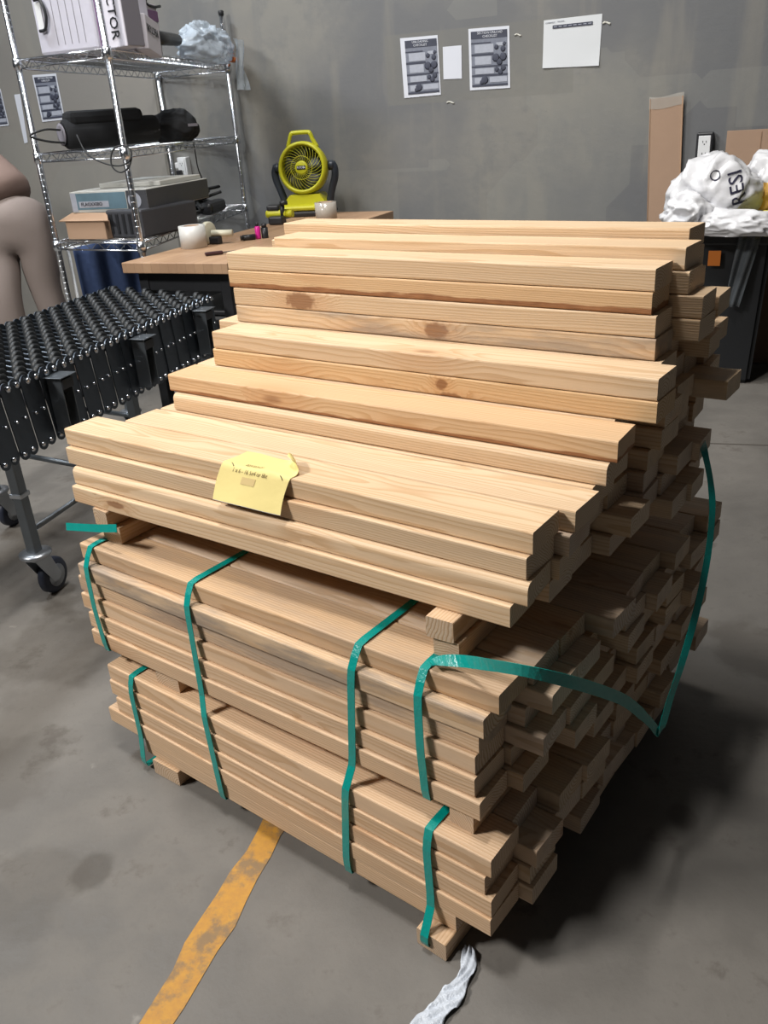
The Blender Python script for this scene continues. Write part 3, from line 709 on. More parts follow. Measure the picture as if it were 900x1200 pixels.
for rr in (.06,): mb.tube([TM@Vector((rr*math.cos(a*PI/16),rr*math.sin(a*PI/16),.061)) for a in range(32)],.0016,5,close=True)
ft.part('grille',mb,YG)
mb=MB(); mb.lathe([(.036,.05),(.036,.064),(.03,.067),(0,.067)],TM,24); hub=ft.part('hub',mb,YG)
mb=MB(); mb.box((0,0,.0685),(.05,.02,.003),TM,bev=.001); ft.part('badge',mb,BLK,hub)
text_on('badge_lettering','RYOBI',.016,WPL,TM@Matrix.Translation((0,0,.0705)),hub)
mb=MB()
for k in range(5):
    a=2*PI*k/5; mb.grid(lambda i,j:TM@(Matrix.Rotation(a+.9*j,4,'Z')@Vector((.03+.075*i,0,0))+Vector((0,0,.038-.025*j))),5,4)
ft.part('blades',mb,mat('grey_fan_blade',(.06,.062,.05),.5),solid=.002)
mb=MB(); mb.lathe([(R0*.83,.005),(R0*.80,-.04),(.05,-.05),(0,-.05)],TM,28); ft.part('motor_back',mb,BLK)
mb=MB(); hp=[Vector((x,0,z)) for x,z in ((-.085,.355),(-.07,.395),(-.06,.42),(-.045,.428),(.035,.428),(.05,.42),(.062,.39),(.085,.35))]
mb.tube(smoothpath(hp,4),.010,8,flat=1.2); ft.part('handle',mb,YG)
for sg in (-1,1):
    mb=MB(); ap=[Vector((sg*.120,0,.03)),Vector((sg*.135,0,.09)),Vector((sg*.150,0,.14)),Vector((sg*.168,0,.19)),Vector((sg*.172,0,.235)),Vector((sg*.158,0,.268))]
    mb.tube(smoothpath(ap,4),[.022]*21,8,flat=.8); mb.lathe([(.026,0),(.026,.025),(.02,.03),(0,.03)],Matrix.Translation((sg*.14,0,.255))@Matrix.Rotation(sg*PI/2,4,'Y'),16)
    ft.part('yoke_arm',mb,NAVY)
ft.o.scale=(FSC,)*3
# drill-like cordless tool lying in front of the fan
p=bench(327,262); t=TH('cordless_tool','yellow and black cordless power tool lying on the bench before the fan','power tool',p,math.radians(-20))
mb=MB(); rbox(mb,-.07,.06,-.03,.03,.03,.075,.018); mb.tube([(.05,0,.05),(.09,0,.052)],.02,12); t.part('body',mb,YG)
mb=MB(); rbox(mb,-.055,.02,-.032,.032,.07,.10,.01); t.part('housing_cap',mb,BLK)
mb=MB(); rbox(mb,-.03,.055,-.075,-.01,.001,.045,.01); t.part('battery',mb,BLK)
mb=MB(); mb.tube([(.035,-.02,.03),(.04,-.02,.1)],.013,10); mb.lathe([(.022,.0),(.022,.02),(0,.022)],Matrix.Translation((.05,-.02,.1)),12); t.part('chuck',mb,BLK)
# clear tape roll
def roll(px,py,r,ri,h,m,label,cm,upright=False,rz=0):
    p=bench(px,py); t=TH('tape_roll',label,'tape roll',p,rz)
    M=Matrix.Identity(4) if not upright else Matrix.Translation((0,h/2,r))@Matrix.Rotation(PI/2,4,'X')
    mb=MB(); mb.lathe([(ri+.003,.001),(r,.001),(r,h),(ri+.003,h),(ri+.003,.001)],M,28); t.part('tape',mb,m)
    mb=MB(); mb.lathe([(ri,0),(ri+.003,0),(ri+.003,h),(ri,h),(ri,0)],M,28); t.part('core',mb,cm); return t
TPE=mat('wound_clear_tape',(.42,.38,.33),.2,noise=.1,coat=.5)
roll(383,259,.06,.038,.10,TPE,'roll of clear packing tape standing on the bench beside the fan',CB)
WTP=mat('wound_white_tape',(.62,.62,.60),.35); CRM=mat('cream_tape',(.58,.56,.44),.5)
roll(228,290,.062,.035,.10,WTP,'white tape roll near the front left corner of the bench',CB)
# tape dispenser end piece + roller
t=TH('tape_gun','cream tape dispenser with a ribbed roller beside the white tape roll','tape dispenser',bench(246,286),math.radians(-30))
mb=MB(); mb.lathe([(.045,-.012),(.052,-.008),(.052,.008),(.045,.012),(0,.012)],Matrix.Translation((0,0,.052))@Matrix.Rotation(PI/2,4,'Y'),20); t.part('side_disc',mb,CRM)
mb=MB(); mb.tube([(.02,0,.05),(.07,.02,.048),(.115,.04,.047)],.016,12); t.part('roller',mb,CRM)
mb=MB(); mb.box((.03,0,.018),(.08,.03,.034),bev=.006,seg=2); t.part('frame',mb,BLK)
# knife, bottles, papers
PK=mat('magenta_plastic',(.62,.02,.28),.35); 
t=TH('utility_knife','dark utility knife lying on the bench in front of the tape roll','knife',bench(272,297)+Vector((-.03,0,0)),math.radians(20))
mb=MB(); mb.box((-.05,0,.009),(.08,.026,.014),bev=.005,seg=2); t.part('handle',mb,mat('maroon_plastic',(.05,.018,.02),.4)); mb=MB(); mb.box((.03,0,.008),(.09,.014,.004),bev=.001); t.part('blade',mb,BLK)
t=TH('marker_pen','pink capped marker standing upright on the bench','marker',bench(303,280),0); mb=MB(); mb.lathe([(.012,0),(.0135,.005),(.0135,.055),(.009,.06)],None,14); t.part('barrel',mb,PK); mb=MB(); mb.lathe([(.008,.061),(.008,.075),(0,.077)],None,12); t.part('tip_cap',mb,BLK)
t=TH('marker_pen','black capped marker standing right beside the pink one','marker',bench(311,279),0); mb=MB(); mb.lathe([(.016,0),(.017,.005),(.017,.05)],None,14); t.part('barrel',mb,BLK); mb=MB(); mb.lathe([(.013,.051),(.013,.068),(0,.07)],None,12); t.part('cap',mb,BLK)
t=TH('marker_pen','black marker lying on its side left of the pink one','marker',bench(297,281),.3); mb=MB(); mb.tube([(-.05,0,.014),(.01,0,.014)],.0135,12); t.part('barrel',mb,BLK); mb=MB(); mb.tube([(-.062,0,.014),(-.0501,0,.014)],.011,12); t.part('cap',mb,BLK)
def flat(px,py,w,d,m,label,rz,cat='paper',name='paper_sheet'):
    p=bench(px,py); mb=MB(); mb.grid(lambda a,b:Vector(((a-.5)*w,(b-.5)*d,.0015+.004*(a*a)*b)),8,8); o=obj(name,mb,m,solid=.0005); o.location=p; o.rotation_euler=(0,0,rz); tag(o,label,cat); return o
flat(352,268,.13,.10,mat('light_blue_paper',(.32,.48,.58),.6),'light blue paper sheet on the bench in front of the power tool',-.3)
flat(386,266,.10,.12,mat('yellow_paper',(.62,.56,.26),.6),'pale yellow paper scrap on the bench beside the clear tape roll',.5)
# ------------------------------------------------------------ wire shelving unit
CH=mat('chrome_wire',(.72,.75,.80),.22,1.0,noise=.03)
KS=1.119
SZ=[1.35-.42*KS,1.35-.065*KS,1.35+.285*KS]
F1=atz(66,284,SZ[0]);F2=atz(165,285,SZ[0]);B2=atz(287,240,SZ[0]); B1=F1+(B2-F2)
for q in (F1,F2,B2,B1): q.z=0
so=F1.copy(); su=TH('wire_shelving_unit','chrome wire shelving unit standing at the left in front of the wall','shelf unit',so)
loc=[q-so for q in (F1,F2,B2,B1)]
for i,q in enumerate(loc):
    mb=MB(); mb.tube([q+Vector((0,0,.0)),q+Vector((0,0,1.93))],.0145,14)
    for k in range(70): 
        z=.05+k*.0265; mb.lathe([(.0146,z),(.0152,z+.001),(.0152,z+.002),(.0146,z+.003)],Matrix.Translation(q),12)
    po=su.part('post',mb,CH); mb=MB(); mb.lathe([(.0165,1.925),(.0165,1.945),(.012,1.95),(0,1.95)],Matrix.Translation(q),12); su.part('cap',mb,BLK,po)
for zi,z in enumerate(SZ):
    mb=MB()
    def P3(i,zz): return loc[i]+Vector((0,0,zz))
    for i in range(4):
        A=P3(i,z);B=P3((i+1)%4,z); d=(B-A); n=max(4,int(d.length/.045)); up=Vector((0,0,.034))
        mb.tube([A,B],.0042,6); mb.tube([A-up,B-up],.0036,6)
        zz=[A+d*(k/n)-(up if k%2 else Vector()) for k in range(n+1)]
        mb.tube(zz,.0022,5)
        mb.lathe([(.0195,z-.04),(.0215,z-.02),(.0195,z+.008)],Matrix.Translation(loc[i]),14)
    fr=su.part('shelf_frame',mb,CH)
    mb=MB(); n=34
    for k in range(1,n):
        A=P3(0,z+.004).lerp(P3(3,z+.004),k/n);B=P3(1,z+.004).lerp(P3(2,z+.004),k/n); mb.tube([A,B],.0019,5)
    for k in (1,2):
        A=P3(0,z-.001).lerp(P3(1,z-.001),k/3);B=P3(3,z-.001).lerp(P3(2,z-.001),k/3); mb.tube([A,B],.003,5)
    su.part('shelf_wires',mb,CH,fr)
_n0=set(bpy.data.objects)
SX=(F2-F1).normalized(); SY=(B2-F2).normalized(); LW=(F2-F1).length; LD=(B2-F2).length
def shp(a,b,z): return F1+(F2-F1)*a+(B2-F2)*b+Vector((0,0,z))
rzX=math.atan2(SX.y,SX.x)
rzY=math.atan2(SY.y,SY.x)-PI/2
# top shelf: white case/box "VECTOR"
zt=SZ[2]+.0075
LIL=mat('white_lilac_case',(.52,.51,.58),.5,noise=.08,nscale=25); WBX=mat('white_box_print',(.62,.60,.66),.55); GRY=mat('grey_box_side',(.22,.21,.24),.6); RED=mat('red_print',(.45,.03,.05),.5); PUR=mat('purple_print',(.15,.06,.16),.5)
p=shp(.23,.03,zt); t=TH('carton','large off-white case with a chrome handle on the top shelf','box',p,rzX+.07)
mb=MB(); rbox(mb,0,.30,0,.34,0,.30,.012); t.part('body',mb,LIL)
mb=MB(); hp=[Vector((x,-.012,z)) for x,z in ((.03,.19),(.055,.19),(.07,.17),(.075,.13),(.06,.09),(.03,.085))]; mb.tube(smoothpath(hp,4),.006,8); t.part('handle',mb,BLK)
mb=MB(); rbox(mb,.02,.05,-.006,-.001,.09,.185,.002); t.part('handle_plate',mb,WPL)
mb=MB(); 
for k in range(5): rbox(mb,.1+k*.035,.102+k*.035,-.0015,0,.03,.27,.0005)
mb.box((.19,-.003,.235),(.012,.006,.014),bev=.002); mb.box((.25,-.003,.24),(.012,.006,.014),bev=.002); t.part('ribs_and_studs',mb,GRY)
p=shp(.86,.05,zt); t=TH('carton','white printed carton standing on end beside the large case','box',p,rzX+.02)
mb=MB(); rbox(mb,0,.135,0,.10,0,.30,.003); t.part('body',mb,WBX)
mb=MB(); rbox(mb,.1352,.137,.003,.097,.004,.296,.0005); t.part('side_print',mb,GRY)
mb=MB(); rbox(mb,.004,.03,-.0015,-.0003,.01,.25,.0003); t.part('purple_band',mb,PUR)
MM=Matrix.Translation((.085,-.002,.115))@Matrix.Rotation(PI/2,4,'X')@Matrix.Rotation(-PI/2,4,'Z')
text_on('lettering','ECTOR',.055,BLK,MM,t.o); text_on('red_initial','V',.068,RED,Matrix.Translation((.085,-.002,.222))@Matrix.Rotation(PI/2,4,'X')@Matrix.Rotation(-PI/2,4,'Z'),t.o)
# white folded leaflet box, gun-like tool, plastic bag on the right part of top shelf
SR=math.atan2((B2-F2).y,(B2-F2).x)   # direction along the long right side
p=shp(.98,.20,zt); t=TH('carton','low open carton with purple flap on the top shelf, behind the printed one','box',p,SR)
mb=MB(); rbox(mb,0,.30,.0,.25,0,.19,.003); t.part('body',mb,mat('pale_carton',(.42,.39,.44),.6)); mb=MB(); rbox(mb,.0,.30,-.003,-.0005,.125,.165,.0005); t.part('purple_band',mb,PUR)
p=shp(1.0,.17,zt); t=TH('carton','small white carton with upside-down lettering at the shelf edge','box',p+Vector((.015,-.01,0)),SR+.1)
mb=MB(); mb.box((.12,-.02,.07),(.19,.05,.13),Matrix.Rotation(.12,4,'Y'),bev=.004); t.part('body',mb,WBX)
text_on('lettering','VECTOR',.04,BLK,Matrix.Translation((.12,-.047,.075))@Matrix.Rotation(.12,4,'Y')@Matrix.Rotation(PI/2,4,'X')@Matrix.Rotation(PI,4,'Z'),t.o)
p=shp(1.0,.34,zt); t=TH('handheld_tool','black handheld tool with a looped cord on the top shelf','tool',p+Vector((.0,-.06,.0)),SR)
mb=MB(); mb.tube([(-.02,0,.055),(.10,0,.06),(.3,0,.065)],[.03,.028,.024],12); mb.tube([(-.02,.0,.06),(0,.03,.13),(.02,.04,.16)],.018,10); t.part('body',mb,BLK)
mb=MB(); mb.tube(smoothpath([Vector(q) for q in ((-.02,.03,.17),(-.05,.02,.22),(.02,.02,.27),(.08,.02,.24),(.04,.02,.19),(.12,.02,.18),(.2,.02,.19))],5),.006,6); t.part('cord',mb,BLKR)
PL=mat('clear_plastic_bag',(.55,.63,.72),.12,alpha=.62,bump=1.0,bscale=30,noise=.3,nscale=20)
from mathutils import noise as mnoise
def blob(rx,ry,rz,amp,fq,seed,sub=5):
    """crumpled film: ridged folds over a slack rounded body"""
    mb=MB(); bm=mb.bm; bmesh.ops.create_icosphere(bm,subdivisions=sub,radius=1); off=Vector((seed*3.1,seed*1.7,seed*.9))
    for v in bm.verts:
        c=v.co.copy(); q=c*fq*.42+off
        q=q+mnoise.noise_vector(q*1.1)*.5
        r1=1-abs(mnoise.noise(q)*2.2); r2=1-abs(mnoise.noise(q*2.3+Vector((5,1,2)))*2.2); lo=mnoise.noise(c*.9+off)
        d=.55*max(r1,-.4)**1+.3*max(r2,-.3)+.9*lo-.55
        c=c*(1+amp*1.5*d); v.co=Vector((c.x*rx,c.y*ry,max(c.z*rz,-rz*.72)))
    for f in bm.faces: f.smooth=True
    return mb
t=TH('plastic_bag','crumpled clear plastic bag hanging over the right edge of the top shelf','bag',shp(1.0,.80,zt+.07)+Vector((0,-.02,0)),SR)
t.part('body',blob(.26,.12,.11,.25,4,3),PL)
mb=MB(); mb.grid(lambda a,b:Vector((.05+a*.16+.01*math.sin(b*9),-.125-.012*math.sin(a*9+b*5),.03-b*.23)),10,12); t.part('hanging_flap',mb,PL)
t=TH('clamp_tool','small orange clamp at the right end of the top shelf','clamp',shp(1.0,.98,zt)+Vector((.04,-.05,.0)),SR)
OR=mat('orange_plastic',(.65,.16,.03),.4); mb=MB(); mb.box((0,0,.05),(.035,.03,.08),Matrix.Rotation(.3,4,'Y'),bev=.01,seg=2); t.part('body',mb,OR); mb=MB(); mb.box((.045,0,.012),(.08,.04,.022),bev=.009,seg=2); t.part('lever',mb,OR)
# middle shelf: black case + bag
zm=SZ[1]+.0075
p=shp(.30,.10,zm); t=TH('tool_case','long black cylindrical fabric case lying on the middle shelf','case',p,SR-.0)
t.o.location=aty(78,178,3.98*KS); t.o.location.z=zm
q1=aty(185,172,4.25*KS); q1.z=zm; t.o.rotation_euler=(0,0,math.atan2((q1-t.o.location).y,(q1-t.o.location).x)); LC=(q1-t.o.location).length/KS
BF=mat('black_fabric',(.012,.013,.015),.85,bump=.2,bscale=300)
mb=MB(); mb.tube([(0,0,.062),(.015,0,.062),(LC*.5,0,.062),(LC,0,.062)],[.045,.06,.06,.055],16); t.part('tube_body',mb,BF)
mb=MB(); rbox(mb,.02,LC*.85,-.05,.05,.08,.15,.025); t.part('lid',mb,BF)
mb=MB(); mb.lathe([(.04,0),(.045,.004),(.032,.006)],Matrix.Translation((-.004,0,.062))@Matrix.Rotation(-PI/2,4,'Y'),16); t.part('end_ring',mb,GRY)
mb=MB(); mb.tube(smoothpath([Vector(q) for q in ((.0,-.02,.03),(-.08,-.03,.04),(-.15,-.03,.065),(-.09,-.04,.085),(-.02,-.03,.08))],5),.0045,6); t.part('carry_loop',mb,BLKR)
case_t=t
p=aty(207,163,4.42*KS); p.z=zm; t=TH('fabric_pouch','soft black pouch slumped at the right end of the long case','bag',p,t.o.rotation_euler.z)
t.part('body',blob(.12,.085,.085,.12,3,8),BF); t.o.location.z=zm+.062
mb=MB(); mb.box((.05,-.082,.01),(.05,.004,.012)); t.part('patch',mb,GRY)
pouch_t=t
def hang_cord(t,mb):
    o=obj('cord',mb,BLKR,t.o); bpy.context.view_layer.update(); o.matrix_parent_inverse=(Matrix.Translation(t.o.location)@t.o.rotation_euler.to_matrix().to_4x4()@Matrix.Scale(KS,4)).inverted()
def wpts(L): return [aty(x,y,Y*KS) for x,y,Y in L]
mb=MB(); mb.tube(smoothpath(wpts([(90,158,3.75),(100,178,3.7),(112,187,3.62),(128,193,3.58),(142,194,3.55),(152,188,3.54),(154,178,3.55),(147,171,3.56),(135,173,3.57),(130,184,3.57),(132,196,3.56),(141,202,3.55),(150,197,3.54),(154,186,3.55),(153,174,3.6)]),5),.0035,6); hang_cord(case_t,mb)
mb=MB(); mb.tube(smoothpath(wpts([(226,163,4.6),(229,180,4.62),(232,197,4.7),(238,212,4.8),(242,222,4.85)]),5),.0035,6); hang_cord(pouch_t,mb)
# bottom shelf: cardboard box, long printed box, black tray, tools
zb=SZ[0]+.0075
LBR=mat('brown_carton',(.40,.26,.17),.8,noise=.08)
p=aty(80,278,3.92*KS); p.z=zb; t=TH('cardboard_box','open brown cardboard box at the left front of the bottom wire shelf','box',p,rzX+.05)
mb=MB(); rbox(mb,0,.22,0,.24,.001,.075,.003); t.part('body',mb,LBR)
mb=MB(); mb.prism([(-.03,0),(.25,0),(.20,.06),(-.0,.065)],0,.004,Matrix.Translation((0,-.005,.075))@Matrix.Rotation(math.radians(25),4,'X')); t.part('flap',mb,LBR)
DG=mat('dark_grey_plastic',(.05,.052,.06),.5,noise=.15)
p=aty(128,275,3.86*KS); p.z=zb; t=TH('plastic_tray','dark grey plastic crate on the bottom shelf beside the brown box','crate',p,rzX+.02)
mb=MB(); rbox(mb,0,.20,0,.36,.001,.115,.008); t.part('body',mb,DG); mb=MB()
for k in range(5): rbox(mb,.02+k*.035,.035+k*.035,-.004,0,.02,.10,.002)
t.part('ribs',mb,BLK)
BLP=mat('blue_grey_print',(.12,.20,.25),.5,noise=.25,nscale=20); CWH=mat('pale_carton_top',(.50,.50,.47),.6)
p=aty(86,250,3.95*KS); p.z=zb+.118; q1=aty(175,248,3.82*KS); q1.z=p.z; rz=math.atan2((q1-p).y,(q1-p).x); LX=(q1-p).length/KS
t=TH('printed_carton','long flat blue-grey printed carton lying on top of the crate','box',p,rz)
mb=MB(); rbox(mb,0,LX,0,.52,0,.085,.002); t.part('body',mb,CWH)
mb=MB(); rbox(mb,.03,LX*.73,-.0015,-.0003,.012,.078,.0003); t.part('blue_print',mb,BLP)
mb=MB(); rbox(mb,LX*.74,LX,-.0015,-.0003,.003,.082,.0003); rbox(mb,LX+.0003,LX+.0015,.0,.52,.003,.082,.0003); t.part('dark_print',mb,DG)
mb=MB(); rbox(mb,.002,.03,-.0015,-.0003,.005,.08,.0003); t.part('barcode_label',mb,LG); mb=MB(); rbox(mb,.04,LX*.5,-.0024,-.0016,.02,.045,.0003); t.part('lettering_panel',mb,LG); mb=MB(); mb.lathe([(.032,0),(.032,.001)],Matrix.Translation((LX*.84,-.0016,.042))@Matrix.Rotation(PI/2,4,'X'),20); t.part('round_sticker',mb,LG)
text_on('lettering','FLAGXXIBO',.02,DG,Matrix.Translation((LX*.25+.01,-.0034,.033))@Matrix.Rotation(PI/2,4,'X'),t.o)
mb=MB(); rbox(mb,.05,LX-.02,.15,.5,.0855,.105,.003); t.part('lid_flap',mb,CWH)
p=shp(.72,.62,zb); t=TH('power_strip','heap of black cables and adapters on the back of the bottom shelf','cables',p,SR)
rnd=random.Random(4)
for k in range(3):
    mb=MB(); pts=[Vector((rnd.uniform(-.2,.28),rnd.uniform(-.12,.12),.03+.035*k+rnd.uniform(-.012,.05))) for _ in range(8)]; mb.tube(smoothpath(pts,6),.008,7); t.part('cable',mb,BLKR)
mb=MB(); rbox(mb,-.2,.22,-.05,.06,.001,.05,.012); t.part('housing',mb,BLK); mb=MB(); rbox(mb,-.05,.2,-.13,-.06,.001,.06,.02); t.part('adapter',mb,BLK)
p=shp(.9,.25,zb); t=TH('cordless_tool','flat dark tool with long blade on the bottom shelf','power tool',p,SR)
mb=MB(); rbox(mb,-.1,.3,-.05,.02,.001,.03,.008); t.part('body',mb,DG); mb=MB(); mb.tube([(-.05,-.02,.03),(-.05,-.02,.07)],.02,10); t.part('knob',mb,BLK)
p=shp(.5,.72,zb+.0); t=TH('spray_can','small tan can behind the long carton on the bottom shelf','can',p,0)
p=aty(203,232,5.0*KS); t.o.location=(p.x,p.y,zb); mb=MB(); mb.lathe([(.035,0),(.035,.13),(.028,.14)],None,16); t.part('body',mb,mat('tan_tin',(.30,.25,.15),.4)); mb=MB(); mb.lathe([(.02,.141),(.02,.17),(0,.172)],None,12); t.part('cap',mb,BLK)
for _o in set(bpy.data.objects)-_n0:
    if _o.type=='EMPTY' and _o.parent is None: _o.scale=(KS,KS,KS)
# below the shelf: blue chair, dark bin
BLU=mat('blue_fabric',(.035,.06,.14),.85,bump=.3,bscale=40)
p=aty(133,335,4.3*KS); p.z=0; t=TH('folding_chair','blue cloth draped over a pale metal chair frame below the wire shelves','chair',p,.25)
mb=MB(); mb.grid(lambda a,b:Vector(((a-.5)*.34,.02*math.sin(a*16)+.06*b,.82-.02*(2*a-1)**2-b*.42)),28,10); t.part('draped_cloth',mb,BLU,solid=.006)
for x in (-.2,.16):
    mb=MB(); mb.tube([(x,.03,0),(x,.05,.79)],.009,8); t.part('leg',mb,WPL)
mb=MB(); mb.tube([(-.2,.05,.80),(.16,.05,.80)],.009,8); t.part('crossbar',mb,WPL); mb=MB(); rbox(mb,-.2,.16,.04,.4,.42,.45,.01); t.part('seat',mb,BLU)
p=shp(.45,.60,0); t=TH('storage_bin','black lidded bin on the floor under the wire shelving','bin',p,SR-PI/2)
mb=MB(); rbox(mb,-.16,.16,-.15,.40,.001,.60,.02); t.part('body',mb,BLK); mb=MB(); rbox(mb,-.175,.175,-.165,.415,.601,.63,.01); t.part('lid',mb,DG)
t.o.location.z=0.0
# ------------------------------------------------------------ skate wheel conveyor
CZ=.70
A0=atz(11,455,CZ); A1=atz(247,350,CZ); A0.z=A1.z=0
CDv=(A1-A0); CL=CDv.length; CD=CDv.normalized(); CNv=Vector((-CD.y,CD.x,0))        # to the far (left) side
SKEW=.30; CW=.60
AX=(CNv*CW+CD*SKEW*CW)                                                             # axle vector near->far
CO=A0-CD*.62; CO.z=0; CLEN=CL+.62
cv=TH('skate_wheel_conveyor','expandable skate-wheel conveyor with black wheels on casters, left of the stack','conveyor',CO,math.atan2(CD.y,CD.x))
sk=SKEW*CW
DKS=mat('dark_steel_plate',(.075,.09,.11),.38,.8,noise=.12,nscale=9); BRS=mat('bright_bolt',(.62,.65,.70),.22,1.0); WHL=mat('black_wheel',(.013,.015,.017),.5,noise=.2)
NA=44; sp=CLEN/(NA-1)
# side link plates
def plate_mesh(side):
    mb=MB(); H=.2; w=.0205
    poly=[]
    for k in range(9): a=PI*k/8; poly.append((w*math.cos(a),H/2+w*math.sin(a)))
    for k in range(9): a=PI+PI*k/8; poly.append((w*math.cos(a),-H/2+w*math.sin(a)))
    M=Matrix.Rotation(PI/2,4,'X'); mb.prism(poly,-.002,.002,M@Matrix.Rotation(math.radians(5),4,'Z'))
    return mb
pm=None
for side in (0,1):
    for i in range(NA):
        x=i*sp+(sk if side else 0); y=CW if side else 0
        if pm is None:
            o=cv.part('link_plate',plate_mesh(side),DKS); pm=o; 
            bb=[]
            for (dz,r) in ((.1,.0105),(.0,.005),(-.1,.008)):
                mb=MB(); mb.lathe([(r,0),(r*1.0,.004),(r*.7,.009),(0,.0105)],Matrix.Translation((0,-.002,dz))@Matrix.Rotation(PI/2,4,'X'),12); b_=cv.part('bolt',mb,BRS,o); b_['label']='shiny round bolt head'; bb.append(b_)
        else:
            o=pm.copy(); COL.objects.link(o)
            if i%1==0:
                for b_ in bb:
                    c=b_.copy(); COL.objects.link(c); c.parent=o
        o.parent=cv.o; o.location=(x,y+(.0045 if i%2 else -.0), CZ-.10); 
        if side: o.rotation_euler=(0,0,PI)
# axles and wheels
ax0=None; wn=0
def wheel_mesh():
    mb=MB(); mb.lathe([(.006,-.009),(.021,-.011),(.026,-.008),(.026,.008),(.021,.011),(.006,.011)],Matrix.Rotation(PI/2,4,'X'),18)
    mb.lathe([(.0065,-.0135),(.011,-.0135),(.011,.0135),(.0065,.0135)],Matrix.Rotation(PI/2,4,'X'),12); return mb
wpos=[]
for i in range(NA):
    x=i*sp
    if ax0 is None:
        mb=MB(); mb.tube([(0,0,0),(sk,CW,0)],.0035,6); ax0=cv.part('axle',mb,DKS); ax0.location=(x,0,CZ)
    else: c=ax0.copy(); COL.objects.link(c); c.parent=cv.o; c.location=(x,0,CZ)
    nw=6
    for k in range(nw):
        f_=(k+.5+(.25 if i%2 else -.25))/nw
        wpos.append((x+sk*f_,CW*f_,CZ-.002))
def camd(p):
    w=cv_M@Vector(p); return (w-CAM).length
cv_M=Matrix.Translation(CO)@Matrix.Rotation(math.atan2(CD.y,CD.x),4,'Z')
def inview(p):
    w=cv_M@Vector(p)-CAM; z=w.dot(FWD); return w.dot(RIGHT)/z*F_PX+450>-12
wpos=sorted(wpos,key=lambda p:(not inview(p),camd(p)))
w0=cv.part('skate_wheel',wheel_mesh(),WHL); w0.location=wpos[0]
for p in wpos[1:100]:
    c=w0.copy(); COL.objects.link(c); c.parent=cv.o; c.location=p
mb=MB(); base=wheel_mesh(); tmp=bpy.data.meshes.new('t'); base.bm.to_mesh(tmp); base.bm.free()
for p in wpos[100:]:
    n0=len(mb.bm.verts); mb.bm.from_mesh(tmp); mb.bm.verts.ensure_lookup_table(); bmesh.ops.translate(mb.bm,vec=Vector(p),verts=mb.bm.verts[n0:])
o=cv.part('skate_wheels',mb,WHL); o['kind']='stuff'
# brackets + legs with casters
CAST=mat('navy_caster_rubber',(.02,.026,.045),.45); GST=mat('grey_leg_steel',(.16,.18,.20),.4,.8,noise=.1)
def leg(x,y,sgn,top=CZ-.205):
    yy=y+.05*sgn
    mb=MB(); rbox(mb,x-.017,x+.017,yy-.017,yy+.017,.17,top,.003); lg=cv.part('leg',mb,GST)
    mb=MB(); rbox(mb,x-.022,x+.022,yy-.022,yy+.022,.36,.375,.003); cv.part('collar',mb,GV,lg)
    mb=MB(); mb.lathe([(.045,.155),(.05,.16),(.05,.168),(.03,.172)],Matrix.Translation((x,yy,0)),20); cv.part('swivel_plate',mb,GV,lg)
    mb=MB()
    for sy in (-.022,.022):
        mb.prism([(-.035,.155),(.03,.155),(.065,.06),(.045,.045),(.02,.06)],-.0015,.0015,Matrix.Translation((x,yy+sy,0))@Matrix.Rotation(PI/2,4,'X'))
    rbox(mb,x-.035,x+.03,yy-.022,yy+.022,.15,.156,.001); cv.part('caster_fork',mb,GV,lg)
    mb=MB(); mb.lathe([(.02,-.016),(.052,-.016),(.06,-.010),(.06,.010),(.052,.016),(.02,.016)],Matrix.Translation((x+.05,yy,.061))@Matrix.Rotation(PI/2,4,'X'),24); cv.part('caster_wheel',mb,CAST,lg)
    mb=MB(); mb.lathe([(.006,-.024),(.038,-.018),(.03,-.017),(.006,-.017),(.006,.017),(.03,.017),(.038,.018),(.006,.024)],Matrix.Translation((x+.05,yy,.061))@Matrix.Rotation(PI/2,4,'X'),16); cv.part('caster_hub',mb,GV,lg)
def bracket(px,py):
    x=(atz(px,py,CZ-.01)-CO).dot(CD)
    mb=MB(); rbox(mb,x-.03,x+.05,-.07,-.004,CZ-.014,CZ-.011,.001); rbox(mb,x-.02,x-.017,-.06,-.008,CZ-.19,CZ-.014,.001); rbox(mb,x+.028,x+.031,-.06,-.008,CZ-.19,CZ-.014,.001); rbox(mb,x-.0165,x+.0275,-.012,-.009,CZ-.19,CZ-.02,.001)
    br=cv.part('leg_bracket',mb,GST); mb=MB(); rbox(mb,x-.02,x+.031,-.066,-.0605,CZ-.05,CZ-.02,.001); cv.part('bracket_clip',mb,BLK,br)
    return x
xs=[bracket(*q) for q in ((78,440),(168,395),(243,362))]
leg(.62-.015,0,1)
leg(xs[1],0,1)
leg(CLEN-.03,0,1)
for x in (.62+.22,.62+.75,CLEN-.1): leg(x+sk,CW,-1)
for (x) in (.62+.36,.62+.86):
    mb=MB(); mb.tube([(x,.05,.30),(x+sk*.6,CW-.05,.30)],.010,8); cv.part('cross_brace',mb,GST)
mb=MB(); mb.tube([(.62-.01,.05,.24),(CLEN-.05,.05,.24)],.009,8); cv.part('side_brace',mb,GST)
